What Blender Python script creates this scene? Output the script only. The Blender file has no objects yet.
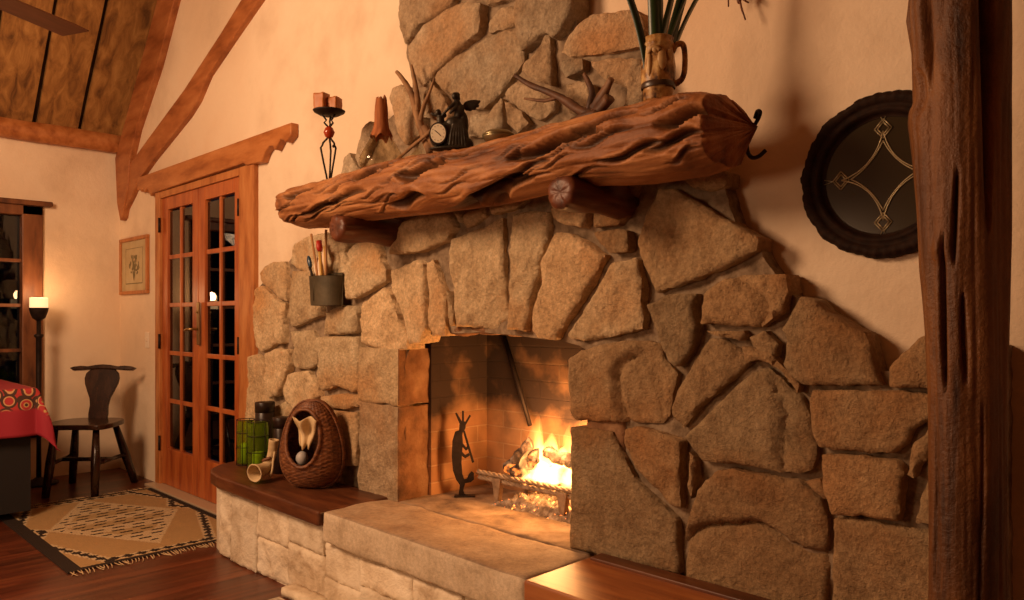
import bpy, bmesh, math, random
import numpy as np
from mathutils import Vector, Matrix, noise, Quaternion
from mathutils.geometry import delaunay_2d_cdt
R = math.radians
random.seed(7)
sc = bpy.context.scene
C = sc.collection

# ------------------------------------------------------------------ camera, world, light, exposure
cd = bpy.data.cameras.new('camera'); cam = bpy.data.objects.new('camera', cd); C.objects.link(cam)
cd.sensor_width = 36; cd.lens = 763 / 1024 * 36; cd.shift_y = 18 / 1024; cd.clip_start = .02
cam.location = (0, 0, 1.16); cam.rotation_euler = (R(90), 0, R(45))
sc.camera = cam
sc.view_settings.view_transform = 'Standard'; sc.view_settings.look = 'None'
sc.view_settings.gamma = 1; sc.view_settings.use_curve_mapping = False
sc.view_settings.exposure = 0.08
w = bpy.data.worlds.new('night'); sc.world = w; w.use_nodes = True
w.node_tree.nodes['Background'].inputs[0].default_value = (.02, .03, .05, 1)
w.node_tree.nodes['Background'].inputs[1].default_value = .15

def area(name, loc, target, power, col, size):
    l = bpy.data.lights.new(name, 'AREA'); l.shape = 'DISK'; l.size = size; l.energy = power; l.color = col
    o = bpy.data.objects.new(name, l); C.objects.link(o); o.location = loc
    o.rotation_euler = (Vector(target) - Vector(loc)).to_track_quat('-Z', 'Y').to_euler(); return o
def point(name, loc, power, col, r):
    l = bpy.data.lights.new(name, 'POINT'); l.energy = power; l.color = col; l.shadow_soft_size = r
    o = bpy.data.objects.new(name, l); C.objects.link(o); o.location = loc; return o
WARM = (1, .61, .345)
point('hanging_lamp_light', (-3.15, -.65, 2.5), 325, WARM, .46)
point('floor_lamp_light', (-2.3, -1.55, 1.35), 66, WARM, .30)
point('fire_light', (-2.02, 2.24, .68), 18, (1, .46, .15), .07)
point('ember_light', (-2.12, 2.24, .60), 3, (1, .38, .09), .05)

# ------------------------------------------------------------------ materials
def mat(name, cols, scale=(1, 1, 1), nscale=5, detail=6, rough=.6, bump=.3, dist=.01, metal=0, noise_rough=.6,
        pos=None, attr=None, distort=0, spec=.4, fine=0, coat=0, coord='Object', second=None, speck=None):
    """cols: list of linear colours spread over a noise ramp; scale stretches the grain; attr multiplies a colour attribute."""
    m = bpy.data.materials.new(name); m.use_nodes = True
    nt = m.node_tree; N = nt.nodes; L = nt.links; b = N['Principled BSDF']
    tc = N.new('ShaderNodeTexCoord'); mp = N.new('ShaderNodeMapping'); mp.inputs['Scale'].default_value = scale
    L.new(tc.outputs[coord], mp.inputs[0])
    nz = N.new('ShaderNodeTexNoise'); nz.inputs['Scale'].default_value = nscale; nz.inputs['Detail'].default_value = detail
    nz.inputs['Roughness'].default_value = noise_rough; nz.inputs['Distortion'].default_value = distort
    L.new(mp.outputs[0], nz.inputs[0])
    rp = N.new('ShaderNodeValToRGB'); e = rp.color_ramp.elements
    pos = pos or [.3 + .4 * i / max(1, len(cols) - 1) for i in range(len(cols))]
    e[0].position = pos[0]; e[0].color = (*cols[0], 1)
    e[1].position = pos[-1]; e[1].color = (*cols[-1], 1)
    for p, c in list(zip(pos, cols))[1:-1]:
        q = e.new(p); q.color = (*c, 1)
    L.new(nz.outputs['Fac'], rp.inputs[0]); out = rp.outputs[0]
    if second:      # (noise scale, colour, low, high): blotches of another tone
        n3 = N.new('ShaderNodeTexNoise'); n3.inputs['Scale'].default_value = second[0]; n3.inputs['Detail'].default_value = 4
        L.new(tc.outputs[coord], n3.inputs[0])
        mr = N.new('ShaderNodeMapRange'); mr.inputs[1].default_value = second[2]; mr.inputs[2].default_value = second[3]
        L.new(n3.outputs['Fac'], mr.inputs[0])
        mx = N.new('ShaderNodeMix'); mx.data_type = 'RGBA'; L.new(mr.outputs[0], mx.inputs[0]); L.new(out, mx.inputs[6])
        mx.inputs[7].default_value = (*second[1], 1); out = mx.outputs[2]
    if speck:       # (scale, low, high): fine grainy speckle
        n4 = N.new('ShaderNodeTexNoise'); n4.inputs['Scale'].default_value = speck[0]; n4.inputs['Detail'].default_value = 6; n4.inputs['Roughness'].default_value = .75
        L.new(tc.outputs[coord], n4.inputs[0]); m4 = N.new('ShaderNodeMapRange'); m4.inputs[1].default_value = .36; m4.inputs[2].default_value = .62
        m4.inputs[3].default_value = speck[1]; m4.inputs[4].default_value = speck[2]; L.new(n4.outputs['Fac'], m4.inputs[0])
        mx = N.new('ShaderNodeVectorMath'); mx.operation = 'SCALE'; L.new(out, mx.inputs[0]); L.new(m4.outputs[0], mx.inputs['Scale']); out = mx.outputs[0]
    if attr:
        at = N.new('ShaderNodeAttribute'); at.attribute_name = attr
        mx = N.new('ShaderNodeMix'); mx.data_type = 'RGBA'; mx.blend_type = 'MULTIPLY'; mx.inputs[0].default_value = 1
        L.new(out, mx.inputs[6]); L.new(at.outputs['Color'], mx.inputs[7]); out = mx.outputs[2]
    L.new(out, b.inputs['Base Color'])
    b.inputs['Roughness'].default_value = rough; b.inputs['Metallic'].default_value = metal
    b.inputs['Specular IOR Level'].default_value = spec; b.inputs['Coat Weight'].default_value = coat
    if bump:
        bp = N.new('ShaderNodeBump'); bp.inputs['Strength'].default_value = bump; bp.inputs['Distance'].default_value = dist
        h = nz.outputs['Fac']
        if fine:
            n2 = N.new('ShaderNodeTexNoise'); n2.inputs['Scale'].default_value = fine; n2.inputs['Detail'].default_value = 5
            n2.inputs['Roughness'].default_value = .7
            L.new(tc.outputs[coord], n2.inputs[0])
            ad = N.new('ShaderNodeMath'); ad.operation = 'ADD'; L.new(h, ad.inputs[0]); L.new(n2.outputs['Fac'], ad.inputs[1]); h = ad.outputs[0]
        L.new(h, bp.inputs['Height']); L.new(bp.outputs[0], b.inputs['Normal'])
    return m
def plain(name, col, rough=.5, metal=0, emit=0, ecol=None):
    m = bpy.data.materials.new(name); m.use_nodes = True; b = m.node_tree.nodes['Principled BSDF']
    b.inputs['Base Color'].default_value = (*col, 1); b.inputs['Roughness'].default_value = rough; b.inputs['Metallic'].default_value = metal
    if emit:
        b.inputs['Emission Color'].default_value = (*(ecol or col), 1); b.inputs['Emission Strength'].default_value = emit
    return m
def glassy(name, tint, refl=.08, rough=.03, milky=None):
    """thin glass: a tinted see-through layer with a mirror sheen"""
    m = bpy.data.materials.new(name); m.use_nodes = True; nt = m.node_tree; N = nt.nodes; L = nt.links
    N.remove(N['Principled BSDF']); o = N['Material Output']
    t = N.new('ShaderNodeBsdfTransparent'); t.inputs[0].default_value = (*tint, 1)
    g = N.new('ShaderNodeBsdfGlossy'); g.inputs['Roughness'].default_value = rough
    lw = N.new('ShaderNodeLayerWeight'); lw.inputs[0].default_value = .5; fr = N.new('ShaderNodeMath'); fr.operation = 'POWER'; fr.inputs[1].default_value = 4; L.new(lw.outputs['Facing'], fr.inputs[0])
    ad = N.new('ShaderNodeMath'); ad.operation = 'ADD'; ad.inputs[1].default_value = refl; L.new(fr.outputs[0], ad.inputs[0])
    mx = N.new('ShaderNodeMixShader'); L.new(ad.outputs[0], mx.inputs[0]); L.new(t.outputs[0], mx.inputs[1]); L.new(g.outputs[0], mx.inputs[2])
    if milky:       # (share, colour): slightly cloudy coloured glass
        df = N.new('ShaderNodeBsdfDiffuse'); df.inputs[0].default_value = (*milky[1], 1); tl = N.new('ShaderNodeBsdfTranslucent'); tl.inputs[0].default_value = (*milky[1], 1)
        m1 = N.new('ShaderNodeMixShader'); m1.inputs[0].default_value = .5; L.new(df.outputs[0], m1.inputs[1]); L.new(tl.outputs[0], m1.inputs[2])
        m2 = N.new('ShaderNodeMixShader'); m2.inputs[0].default_value = milky[0]; L.new(mx.outputs[0], m2.inputs[1]); L.new(m1.outputs[0], m2.inputs[2]); mx = m2
    L.new(mx.outputs[0], o.inputs[0]); return m

M = {}
M['plaster'] = mat('plaster', [(.64, .48, .33), (.76, .60, .43), (.81, .66, .49)], nscale=2.2, detail=6, rough=.9, bump=.22, dist=.025, fine=12, second=(1.1, (.68, .47, .30), .5, .75))
M['stone'] = mat('stone', [(.20, .12, .06), (.44, .31, .18), (.56, .42, .26), (.68, .54, .37)], pos=[.25, .42, .56, .75], nscale=11, detail=10, rough=.92, bump=1.0, dist=.016, fine=55, attr='tone', noise_rough=.78, second=(3.2, (.48, .27, .12), .50, .70), speck=(70, .74, 1.14))
M['mortar'] = mat('mortar', [(.11, .07, .04), (.24, .165, .10), (.36, .26, .17)], nscale=25, detail=7, rough=.95, bump=.9, dist=.012)  # darker than the mortar itself, shade of the joints is in the colour
M['limestone'] = mat('limestone', [(.46, .34, .22), (.74, .63, .48), (.84, .75, .61)], nscale=6, detail=9, rough=.9, bump=.8, dist=.012, fine=45, distort=.5, attr='tone')
M['slab'] = mat('slab', [(.38, .28, .18), (.54, .42, .29), (.64, .52, .38)], nscale=7, detail=9, rough=.85, bump=.5, dist=.008, fine=90, speck=(60, .8, 1.1))
M['slab_top'] = mat('slab_top', [(.24, .15, .09), (.36, .25, .16), (.46, .34, .23)], nscale=7, detail=9, rough=.85, bump=.5, dist=.008, fine=90, speck=(60, .8, 1.1))
M['sooty_slab'] = mat('sooty_slab', [(.10, .06, .04), (.26, .17, .10), (.38, .27, .18)], nscale=9, detail=9, rough=.9, bump=.6, dist=.008, fine=60)
M['dark_unseen_wall'] = mat('dark_unseen_wall', [(.06, .025, .010), (.12, .05, .02)], scale=(3, 3, .4), nscale=5, rough=.6)  # invented dark finish for the unseen walls, keeps bounce light down
M['rust_stone'] = mat('rust_stone', [(.07, .03, .012), (.22, .10, .04), (.36, .20, .10)], nscale=7, detail=8, rough=.8, bump=.6, dist=.012, fine=60)
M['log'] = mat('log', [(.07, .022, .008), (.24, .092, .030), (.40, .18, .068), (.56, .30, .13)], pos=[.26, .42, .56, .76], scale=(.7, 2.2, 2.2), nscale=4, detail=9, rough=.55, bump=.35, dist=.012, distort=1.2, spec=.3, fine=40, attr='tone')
M['log_end'] = mat('log_end', [(.12, .035, .01), (.30, .10, .03), (.45, .18, .06)], nscale=14, detail=8, rough=.6, bump=.8, dist=.02)
M['bracket'] = mat('bracket', [(.035, .010, .005), (.12, .032, .011), (.19, .06, .02)], scale=(3, .6, 3), nscale=6, rough=.45, bump=.5, dist=.01)
M['post'] = mat('post', [(.035, .011, .004), (.11, .040, .011), (.18, .070, .020), (.25, .11, .036)], scale=(3.0, 3.0, .42), nscale=5, detail=9, rough=.5, bump=.5, dist=.012, distort=.7, spec=.4, fine=50)
M['beam'] = mat('beam', [(.20, .055, .014), (.36, .12, .035), (.46, .18, .06)], scale=(.6, 3, 2.2), nscale=5, detail=8, rough=.55, bump=.3, dist=.01)
M['door_wood'] = mat('door_wood', [(.24, .045, .012), (.40, .10, .024), (.50, .15, .04)], scale=(3, 3, .45), nscale=6, detail=7, rough=.35, bump=.15, dist=.005, spec=.5)
M['frame_wood'] = mat('frame_wood', [(.26, .075, .018), (.44, .16, .045), (.54, .23, .075)], scale=(2.5, 2.5, .6), nscale=6, detail=8, rough=.45, bump=.3, dist=.008)
M['header_wood'] = mat('header_wood', [(.26, .075, .018), (.42, .15, .042), (.52, .21, .07)], scale=(.6, 2.5, 2.5), nscale=6, detail=8, rough=.45, bump=.3, dist=.008)
M['ceil_board'] = mat('ceil_board', [(.10, .04, .010), (.27, .125, .032), (.42, .22, .065)], scale=(1.2, 3, 1.2), nscale=5, detail=9, rough=.75, bump=.5, dist=.01, distort=.6, attr='tone')
M['groove'] = plain('groove', (.03, .012, .005), .9)
M['floor'] = mat('floor', [(.045, .010, .004), (.095, .022, .008), (.16, .045, .014)], scale=(8, .7, 1), nscale=3, detail=7, rough=.32, bump=.08, dist=.004, attr='tone', spec=.5)
M['shelf'] = mat('shelf', [(.05, .014, .006), (.10, .03, .011), (.16, .055, .02)], scale=(.6, 4, 4), nscale=6, detail=7, rough=.38, bump=.2, dist=.005)
M['bench'] = mat('bench', [(.20, .055, .014), (.31, .095, .024), (.42, .15, .04)], scale=(.5, 5, 4), nscale=5, detail=8, rough=.45, bump=.15, dist=.004, spec=.5)
M['darkwood'] = mat('darkwood', [(.012, .005, .003), (.030, .012, .006), (.055, .024, .012)], scale=(2, 2, .6), nscale=8, rough=.25, bump=.1, dist=.004, spec=.6)
M['window_wood'] = mat('window_wood', [(.07, .022, .008), (.16, .055, .018), (.22, .085, .03)], scale=(2, 2, .5), nscale=7, rough=.5, bump=.2, dist=.005)
M['iron'] = mat('iron', [(.016, .010, .008), (.038, .024, .018)], nscale=30, rough=.6, bump=.3, dist=.003, metal=.6)
M['night_glass'] = glassy('night_glass', (.25, .25, .25), .05, .015)
M['brass'] = plain('brass', (.35, .22, .09), .4, .9)

# ------------------------------------------------------------------ mesh helpers
def link(o, parent=None):
    C.objects.link(o)
    if parent: o.parent = parent
    return o
def me_obj(name, verts, faces, m, parent=None, smooth=False, mats=None, fm=None):
    me = bpy.data.meshes.new(name); me.from_pydata([tuple(v) for v in verts], [], [tuple(f) for f in faces])
    for q in (mats or [m]): me.materials.append(q)
    if fm is not None: me.polygons.foreach_set('material_index', fm)
    if smooth: me.polygons.foreach_set('use_smooth', [True] * len(me.polygons))
    me.update(); return link(bpy.data.objects.new(name, me), parent)
class MB:
    """collects shapes into one mesh"""
    def __init__(s): s.v = []; s.f = []; s.sm = []
    def add(s, v, f, smooth=False):
        n = len(s.v); s.v += [tuple(p) for p in v]; s.f += [tuple(n + i for i in q) for q in f]; s.sm += [smooth] * len(f); return s
    def box(s, x0, x1, y0, y1, z0, z1, bev=0):
        if not bev:
            v = [(x, y, z) for x in (x0, x1) for y in (y0, y1) for z in (z0, z1)]
            return s.add(v, [(0, 1, 3, 2), (4, 6, 7, 5), (0, 4, 5, 1), (2, 3, 7, 6), (0, 2, 6, 4), (1, 5, 7, 3)])
        bm = bmesh.new(); bmesh.ops.create_cube(bm, size=1)
        for q in bm.verts: q.co = Vector(((x0 + x1) / 2 + q.co.x * (x1 - x0), (y0 + y1) / 2 + q.co.y * (y1 - y0), (z0 + z1) / 2 + q.co.z * (z1 - z0)))
        bmesh.ops.bevel(bm, geom=bm.edges, offset=bev, segments=2, profile=.5, affect='EDGES')
        return s.bm(bm)
    def bm(s, bm, smooth=False, mtx=None):
        if mtx is not None: bmesh.ops.transform(bm, matrix=mtx, verts=bm.verts)
        bm.verts.index_update(); s.add([q.co[:] for q in bm.verts], [[q.index for q in f.verts] for f in bm.faces], smooth); bm.free(); return s
    def tube(s, pts, rad, n=10, cap=True, rough=0, seed=0, twist=0):
        pts = [Vector(p) for p in pts]; rad = rad if isinstance(rad, (list, tuple)) else [rad] * len(pts)
        v = []; f = []; up = None
        for i, p in enumerate(pts):
            d = (pts[min(i + 1, len(pts) - 1)] - pts[max(i - 1, 0)]).normalized()
            if up is None: up = Vector((0, 0, 1)) if abs(d.z) < .9 else Vector((1, 0, 0))
            a = d.cross(up).normalized(); b = a.cross(d).normalized(); up = b
            for k in range(n):
                t = 2 * math.pi * k / n + twist * i
                r = rad[i]
                if rough: r *= 1 + rough * noise.noise(Vector((p.x * 25 + math.cos(t) * 1.5 + seed, p.y * 25 + math.sin(t) * 1.5, p.z * 25)))
                v.append(p + a * math.cos(t) * r + b * math.sin(t) * r)
            if i:
                for k in range(n):
                    o = (i - 1) * n; f.append((o + k, o + (k + 1) % n, o + n + (k + 1) % n, o + n + k))
        if cap: f.append(tuple(range(n))[::-1]); f.append(tuple(range((len(pts) - 1) * n, len(pts) * n)))
        return s.add(v, f, True)
    def lathe(s, prof, n=32, c=(0, 0, 0), sx=1, sy=1, cap=True):
        v = []; f = []
        for r, z in prof:
            for k in range(n):
                t = 2 * math.pi * k / n; v.append((c[0] + r * math.cos(t) * sx, c[1] + r * math.sin(t) * sy, c[2] + z))
        for i in range(len(prof) - 1):
            for k in range(n): f.append((i * n + k, i * n + (k + 1) % n, (i + 1) * n + (k + 1) % n, (i + 1) * n + k))
        if cap:
            if prof[0][0] > 1e-5: f.append(tuple(range(n))[::-1])
            if prof[-1][0] > 1e-5: f.append(tuple(range((len(prof) - 1) * n, len(prof) * n)))
        return s.add(v, f, True)
    def ell(s, c, r, n=16, rot=None):
        bm = bmesh.new(); bmesh.ops.create_uvsphere(bm, u_segments=n, v_segments=max(6, n // 2), radius=1)
        mt = Matrix.Translation(c) @ (rot.to_4x4() if rot else Matrix.Identity(4)) @ Matrix.Diagonal((*r, 1))
        return s.bm(bm, True, mt)
    def prism(s, poly, y0, y1, axis='y'):
        """outline in (x,z) extruded along y; axis 'z': outline in (x,y) extruded along z; axis 'x': outline in (y,z)"""
        n = len(poly); P = (lambda p, t: (p[0], t, p[1])) if axis == 'y' else ((lambda p, t: (p[0], p[1], t)) if axis == 'z' else (lambda p, t: (t, p[0], p[1])))
        v = [P(p, y0) for p in poly] + [P(p, y1) for p in poly]
        return s.add(v, [tuple(range(n)), tuple(range(2 * n - 1, n - 1, -1))] + [(i, n + i, n + (i + 1) % n, (i + 1) % n) for i in range(n)])
    def build(s, name, m, parent=None, loc=None):
        o = me_obj(name, s.v, s.f, m, parent)
        o.data.polygons.foreach_set('use_smooth', s.sm)
        bm = bmesh.new(); bm.from_mesh(o.data); bmesh.ops.recalc_face_normals(bm, faces=bm.faces); bm.to_mesh(o.data); bm.free()
        if loc: o.location = loc
        return o
def fin(o, bev=.004, seg=2, ang=40):
    md = o.modifiers.new('b', 'BEVEL'); md.width = bev; md.segments = seg; md.limit_method = 'ANGLE'; md.angle_limit = R(ang); return o
def tag(o, label=None, cat=None, group=None, kind=None):
    if label: o['label'] = label
    if cat: o['category'] = cat
    if group: o['group'] = group
    if kind: o['kind'] = kind
    return o
def thing(name, label, cat, loc=(0, 0, 0), rz=0, group=None):
    o = bpy.data.objects.new(name, None); link(o); o.location = loc; o.rotation_euler = (0, 0, rz); o.empty_display_size = .05
    return tag(o, label, cat, group)
def struct(o, label=None):
    return tag(o, label, None, None, 'structure')
def voxel(o, size, smooth=2):
    md = o.modifiers.new('r', 'REMESH'); md.mode = 'VOXEL'; md.voxel_size = size; md.use_smooth_shade = True
    if smooth:
        s = o.modifiers.new('s', 'SMOOTH'); s.iterations = smooth; s.factor = .5
    return o
def fbm(x, y, z, oct=4):
    return noise.fractal(Vector((x, y, z)), 1.0, 2.0, oct)
def rough_grid_box(name, x0, x1, y0, y1, z0, z1, m, parent=None, step=.02, amp=.006, freq=8, edge=.012, seed=0, tone=None):
    """a quarried block: bevelled box, finely divided, pushed about by noise"""
    bm = bmesh.new(); bmesh.ops.create_cube(bm, size=1)
    for q in bm.verts: q.co = Vector(((x0 + x1) / 2 + q.co.x * (x1 - x0), (y0 + y1) / 2 + q.co.y * (y1 - y0), (z0 + z1) / 2 + q.co.z * (z1 - z0)))
    for ax in range(3):
        lo, hi = ((x0, x1), (y0, y1), (z0, z1))[ax]; k = int((hi - lo) / step)
        for i in range(1, k):
            no = [0, 0, 0]; no[ax] = 1; co = [0, 0, 0]; co[ax] = lo + (hi - lo) * i / k
            bmesh.ops.bisect_plane(bm, geom=bm.verts[:] + bm.edges[:] + bm.faces[:], plane_co=co, plane_no=no)
    cx, cy, cz = (x0 + x1) / 2, (y0 + y1) / 2, (z0 + z1) / 2; h = ((x1 - x0) / 2, (y1 - y0) / 2, (z1 - z0) / 2)
    for q in bm.verts:
        d = [q.co[0] - cx, q.co[1] - cy, q.co[2] - cz]
        inner = [max(-h[i] + edge, min(h[i] - edge, d[i])) for i in range(3)]
        dv = Vector([d[i] - inner[i] for i in range(3)])
        if dv.length > 1e-6: dv = dv.normalized() * edge
        n = dv.normalized() if dv.length > 0 else Vector((0, 0, 0))
        p = Vector((cx + inner[0], cy + inner[1], cz + inner[2])) + dv
        q.co = p + n * amp * (fbm(p.x * freq + seed, p.y * freq, p.z * freq, 5) - .15)
    mb = MB(); mb.bm(bm, True); o = mb.build(name, m, parent)
    if tone: set_tone(o, [tone] * len(o.data.vertices))
    return o
def set_tone(o, cols):
    a = o.data.color_attributes.new('tone', 'FLOAT_COLOR', 'POINT')
    a.data.foreach_set('color', [c for t in cols for c in (*t, 1)])

D = 2.03      # plane of the long wall
XL = -6.32    # plane of the end wall
HZ = .395     # height of the hearth
YS = 1.93     # face of the stones

# ------------------------------------------------------------------ the room
ZE, SL, XR, YB = 2.50, 1.15, -2.4, -3.6
ridge = ZE + (XR - XL) * SL; XE = XR * 2 - XL
# long wall with openings for the french door and the firebox
mb = MB()
door = (-5.45, -4.22, 0.0, 2.03); fb = (-2.72, -1.52, .30, 1.16)
def quad(x0, x1, z0, z1): mb.box(x0, x1, D, D + .12, z0, z1)
quad(XL - .12, door[0], 0, ZE); quad(door[0], door[1], door[3], ZE); quad(door[1], fb[0], 0, ZE)
quad(fb[0], fb[1], 0, fb[2]); quad(fb[0], fb[1], fb[3], ZE); quad(fb[1], XE + .12, 0, ZE)
mb.prism([(XL - .12, ZE), (XE + .12, ZE), (XR, ridge + .1)], D, D + .12)
struct(mb.build('wall_back', M['plaster']))
mb = MB(); mb.box(XL - .12, XE + .12, YB - .12, YB, 0, ZE); mb.prism([(XL - .12, ZE), (XE + .12, ZE), (XR, ridge + .1)], YB - .12, YB)
struct(mb.build('wall_front', M['dark_unseen_wall']))
WY0, WY1, WZ0, WZ1 = .10, 1.502, .30, 1.965      # window opening in the end wall
mb = MB()
mb.box(XL - .12, XL, YB, WY0, 0, ZE); mb.box(XL - .12, XL, WY1, D, 0, ZE); mb.box(XL - .12, XL, WY0, WY1, 0, WZ0); mb.box(XL - .12, XL, WY0, WY1, WZ1, ZE)
struct(mb.build('wall_left', M['plaster']))
struct(MB().box(XE, XE + .12, YB, D, 0, ZE).build('wall_right', M['dark_unseen_wall']))
# floor of narrow boards running towards the long wall
v = []; f = []; tn = []; x = XL - .1; rnd = random.Random(3)
while x < XE + .1:
    wd = .085; t = rnd.uniform(.7, 1.25); y = YB - .1
    while y < D + .3:
        ln = rnd.uniform(1.0, 2.2); t = rnd.uniform(.65, 1.3); n = len(v); y2 = min(y + ln, D + .3)
        v += [(x + .0008, y, 0), (x + wd - .0008, y, 0), (x + wd - .0008, y2 - .001, 0), (x + .0008, y2 - .001, 0)]
        f.append((n, n + 1, n + 2, n + 3)); tn += [(t, t, t)] * 4; y = y2
    x += wd
n = len(v); v += [(XL - .1, YB - .1, -.02), (XE + .1, YB - .1, -.02), (XE + .1, D + .3, -.02), (XL - .1, D + .3, -.02)]
f.append((n, n + 1, n + 2, n + 3)); tn += [(.15, .15, .15)] * 4
fl = me_obj('floor', v, f, M['floor']); set_tone(fl, tn); struct(fl)
# ceiling: wide rough boards running up the slope, dark gaps between
def roof_z(x, off=0): return ZE + off + (min(x, 2 * XR - x) - XL) * SL
mb = MB(); tn = []; rnd = random.Random(5)
y = D + .03; first = True; nrm = Vector((-SL, 0, 1)).normalized()
while y > YB - .1:
    wd = .31 if first else .262; first = False
    for side in (0, 1):
        x0, x1 = (XL - .1, XR) if side == 0 else (XE + .1, XR)
        K = 24; t = rnd.uniform(.75, 1.2); vv = []; ff = []
        for k in range(K + 1):
            xx = x0 + (x1 - x0) * k / K; sk = (xx - XL) * -.02 if side == 0 else 0
            ya = y + sk + .006 * noise.noise(Vector((xx * 3, y * 5, 1))); yb = y - wd + sk + .006 * noise.noise(Vector((xx * 3, y * 5, 7)))
            zz = roof_z(xx); vv += [(xx, ya, zz + .05), (xx, ya, zz), (xx, yb, zz), (xx, yb, zz + .05)]
        for k in range(K):
            a = k * 4; ff += [(a + i, a + i + 1, a + i + 5, a + i + 4) for i in range(3)]
        mb.add(vv, ff); tn += [(t, t, t)] * len(vv)
    y -= wd + .030
nb = len(mb.v)
for (xa, xb) in ((XL - .15, XR), (XE + .15, XR)):
    za, zb = roof_z(xa, .052), roof_z(xb, .052)
    mb.add([(xa, YB - .1, za), (xb, YB - .1, zb), (xb, D + .1, zb), (xa, D + .1, za)], [(0, 1, 2, 3)])
tn += [(.12, .12, .12)] * (len(mb.v) - nb)
ce = me_obj('ceiling', mb.v, mb.f, M['ceil_board']); set_tone(ce, tn); struct(ce)
# wall plate along the end wall under the roof, gable rafter and curved brace
o = rough_grid_box('trim_1', XL - .02, XL + .10, YB, D, 2.42, 2.555, M['bench'], step=.06, amp=.008, freq=3, edge=.01); struct(o)
for mm in (M['header_wood'],): o.data.materials[0] = mm
def plank_poly(name, poly, y0, y1, m):
    mb = MB(); mb.prism(poly, y0, y1); o = mb.build(name, m); fin(o, .008); return struct(o)
RAFTER = [(-6.296, 2.386), (-5.744, 3.000), (-5.389, 3.408), (-4.292, 4.635), (-2.453, 6.720), (-2.453, 6.311), (-4.088, 4.420), (-4.750, 3.654), (-5.146, 3.264), (-5.443, 2.897), (-5.845, 2.529), (-5.989, 2.329), (-6.031, 2.111), (-6.138, 1.916), (-6.183, 1.896), (-6.255, 2.039)]
BRACE = [(-6.122, 2.121), (-6.030, 2.294), (-5.591, 2.447), (-5.014, 2.641), (-4.464, 2.866), (-4.200, 2.985), (-3.679, 3.214), (-3.270, 3.449), (-3.168, 3.296), (-3.526, 3.081), (-3.982, 2.921), (-4.304, 2.794), (-4.650, 2.652), (-4.803, 2.529), (-4.957, 2.458), (-5.265, 2.358), (-5.554, 2.265), (-5.825, 2.160), (-5.968, 2.059), (-6.122, 1.967)]
plank_poly('trim_2', RAFTER, 1.985, D + .02, M['beam'])
plank_poly('trim_3', BRACE, 1.995, D + .01, M['beam'])
# end wall window: deep frame, muntins, dark glass with iron vine work outside
mb = MB(); X0 = XL - .06
for (a, b) in ((WY0, WY0 + .14), (WY1 - .13, WY1)): mb.box(X0, XL + .03, a, b, WZ0, WZ1, .006)
mb.box(X0, XL + .03, WY0, WY1, WZ1 - .07, WZ1, .006); mb.box(X0, XL + .03, WY0, WY1, WZ0, WZ0 + .07, .006)
for z in (.61, .93, 1.25, 1.57): mb.box(X0 + .01, XL + .0, WY0 + .1, WY1 - .1, z - .012, z + .012, .003)
mb.box(X0 + .01, XL + .01, .76, .81, WZ0, WZ1, .003)
wn = thing('window_1', None, None); struct(wn)
mb.build('window_frame', M['window_wood'], wn)
MB().box(XL - .055, XL - .045, WY0 + .1, WY1 - .1, WZ0 + .05, WZ1 - .05).build('window_glass', M['night_glass'], wn)
mb = MB().box(XL - .02, XL + .06, WY0 - .1, 1.56, 1.965, 2.00, .008); fin(mb.build('lintel_board', M['window_wood'], wn), .004)
# iron vines on the outer side of the panes
mb = MB(); rnd = random.Random(9)
for c in (.38, 1.12, 1.25):
    pts = [(XL - .08, c + .09 * math.sin(z * 9 + c * 5), z) for z in np.arange(WZ0 + .03, WZ1 - .04, .03)]
    mb.tube(pts, .006, 6)
    for k in range(7):
        z = WZ0 + .15 + k * .17; s = 1 if k % 2 else -1; yc = c + .09 * math.sin(z * 9 + c * 5)
        pts = [(XL - .08, yc + s * (.02 + .09 * math.sin(a)) , z + .09 * (1 - math.cos(a))) for a in np.linspace(0, 4.2, 14)]
        mb.tube(pts, .0045, 6)
        mb.ell((XL - .08, yc + s * .07, z + .15), (.004, .035, .022), 10, Matrix.Rotation(s * .8, 3, 'X'))
tag(mb.build('vine_grille', mat('vine_iron', [(.10, .06, .02), (.16, .12, .04)], rough=.5, metal=.5), None), 'dark wrought iron vine grille with leaves behind the window panes', 'window grille')

# ------------------------------------------------------------------ french door
HEADER = [(-5.827, 2.148), (-5.816, 2.174), (-3.604, 2.174), (-3.604, 2.107), (-3.661, 2.080), (-3.686, 2.094), (-3.717, 2.106), (-3.748, 2.082), (-3.779, 2.056), (-3.799, 2.082), (-3.840, 2.090), (-3.891, 2.061), (-3.932, 2.015), (-3.994, 2.020), (-4.116, 2.025), (-4.147, 2.041), (-5.530, 2.030), (-5.564, 2.012), (-5.602, 2.051), (-5.632, 2.076), (-5.673, 2.049), (-5.714, 2.080), (-5.745, 2.063), (-5.786, 2.090), (-5.816, 2.082)]
fd = thing('door_1', None, None); struct(fd)
o = MB().prism(HEADER, 1.985, D).build('carved_lintel', M['header_wood'], fd); fin(o, .006)
mb = MB(); mb.box(-5.52, -5.44, 2.0, D + .06, 0, 2.03, .005); o = mb.build('door_jamb', M['frame_wood'], fd)
mb = MB(); mb.box(-4.235, -4.05, 2.0, D + .06, 0, 2.03, .005); o = mb.build('door_jamb', M['frame_wood'], fd)
mb = MB(); mb.box(-5.44, -4.235, 2.005, D + .06, 1.985, 2.03, .003); mb.build('door_head', M['frame_wood'], fd)
mb = MB(); mb.box(-5.52, -4.06, 1.93, D + .08, 0.0, .018, .004); mb.build('door_sill', plain('sill_metal', (.55, .42, .28), .4, .3), fd)
XM = -4.837
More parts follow.
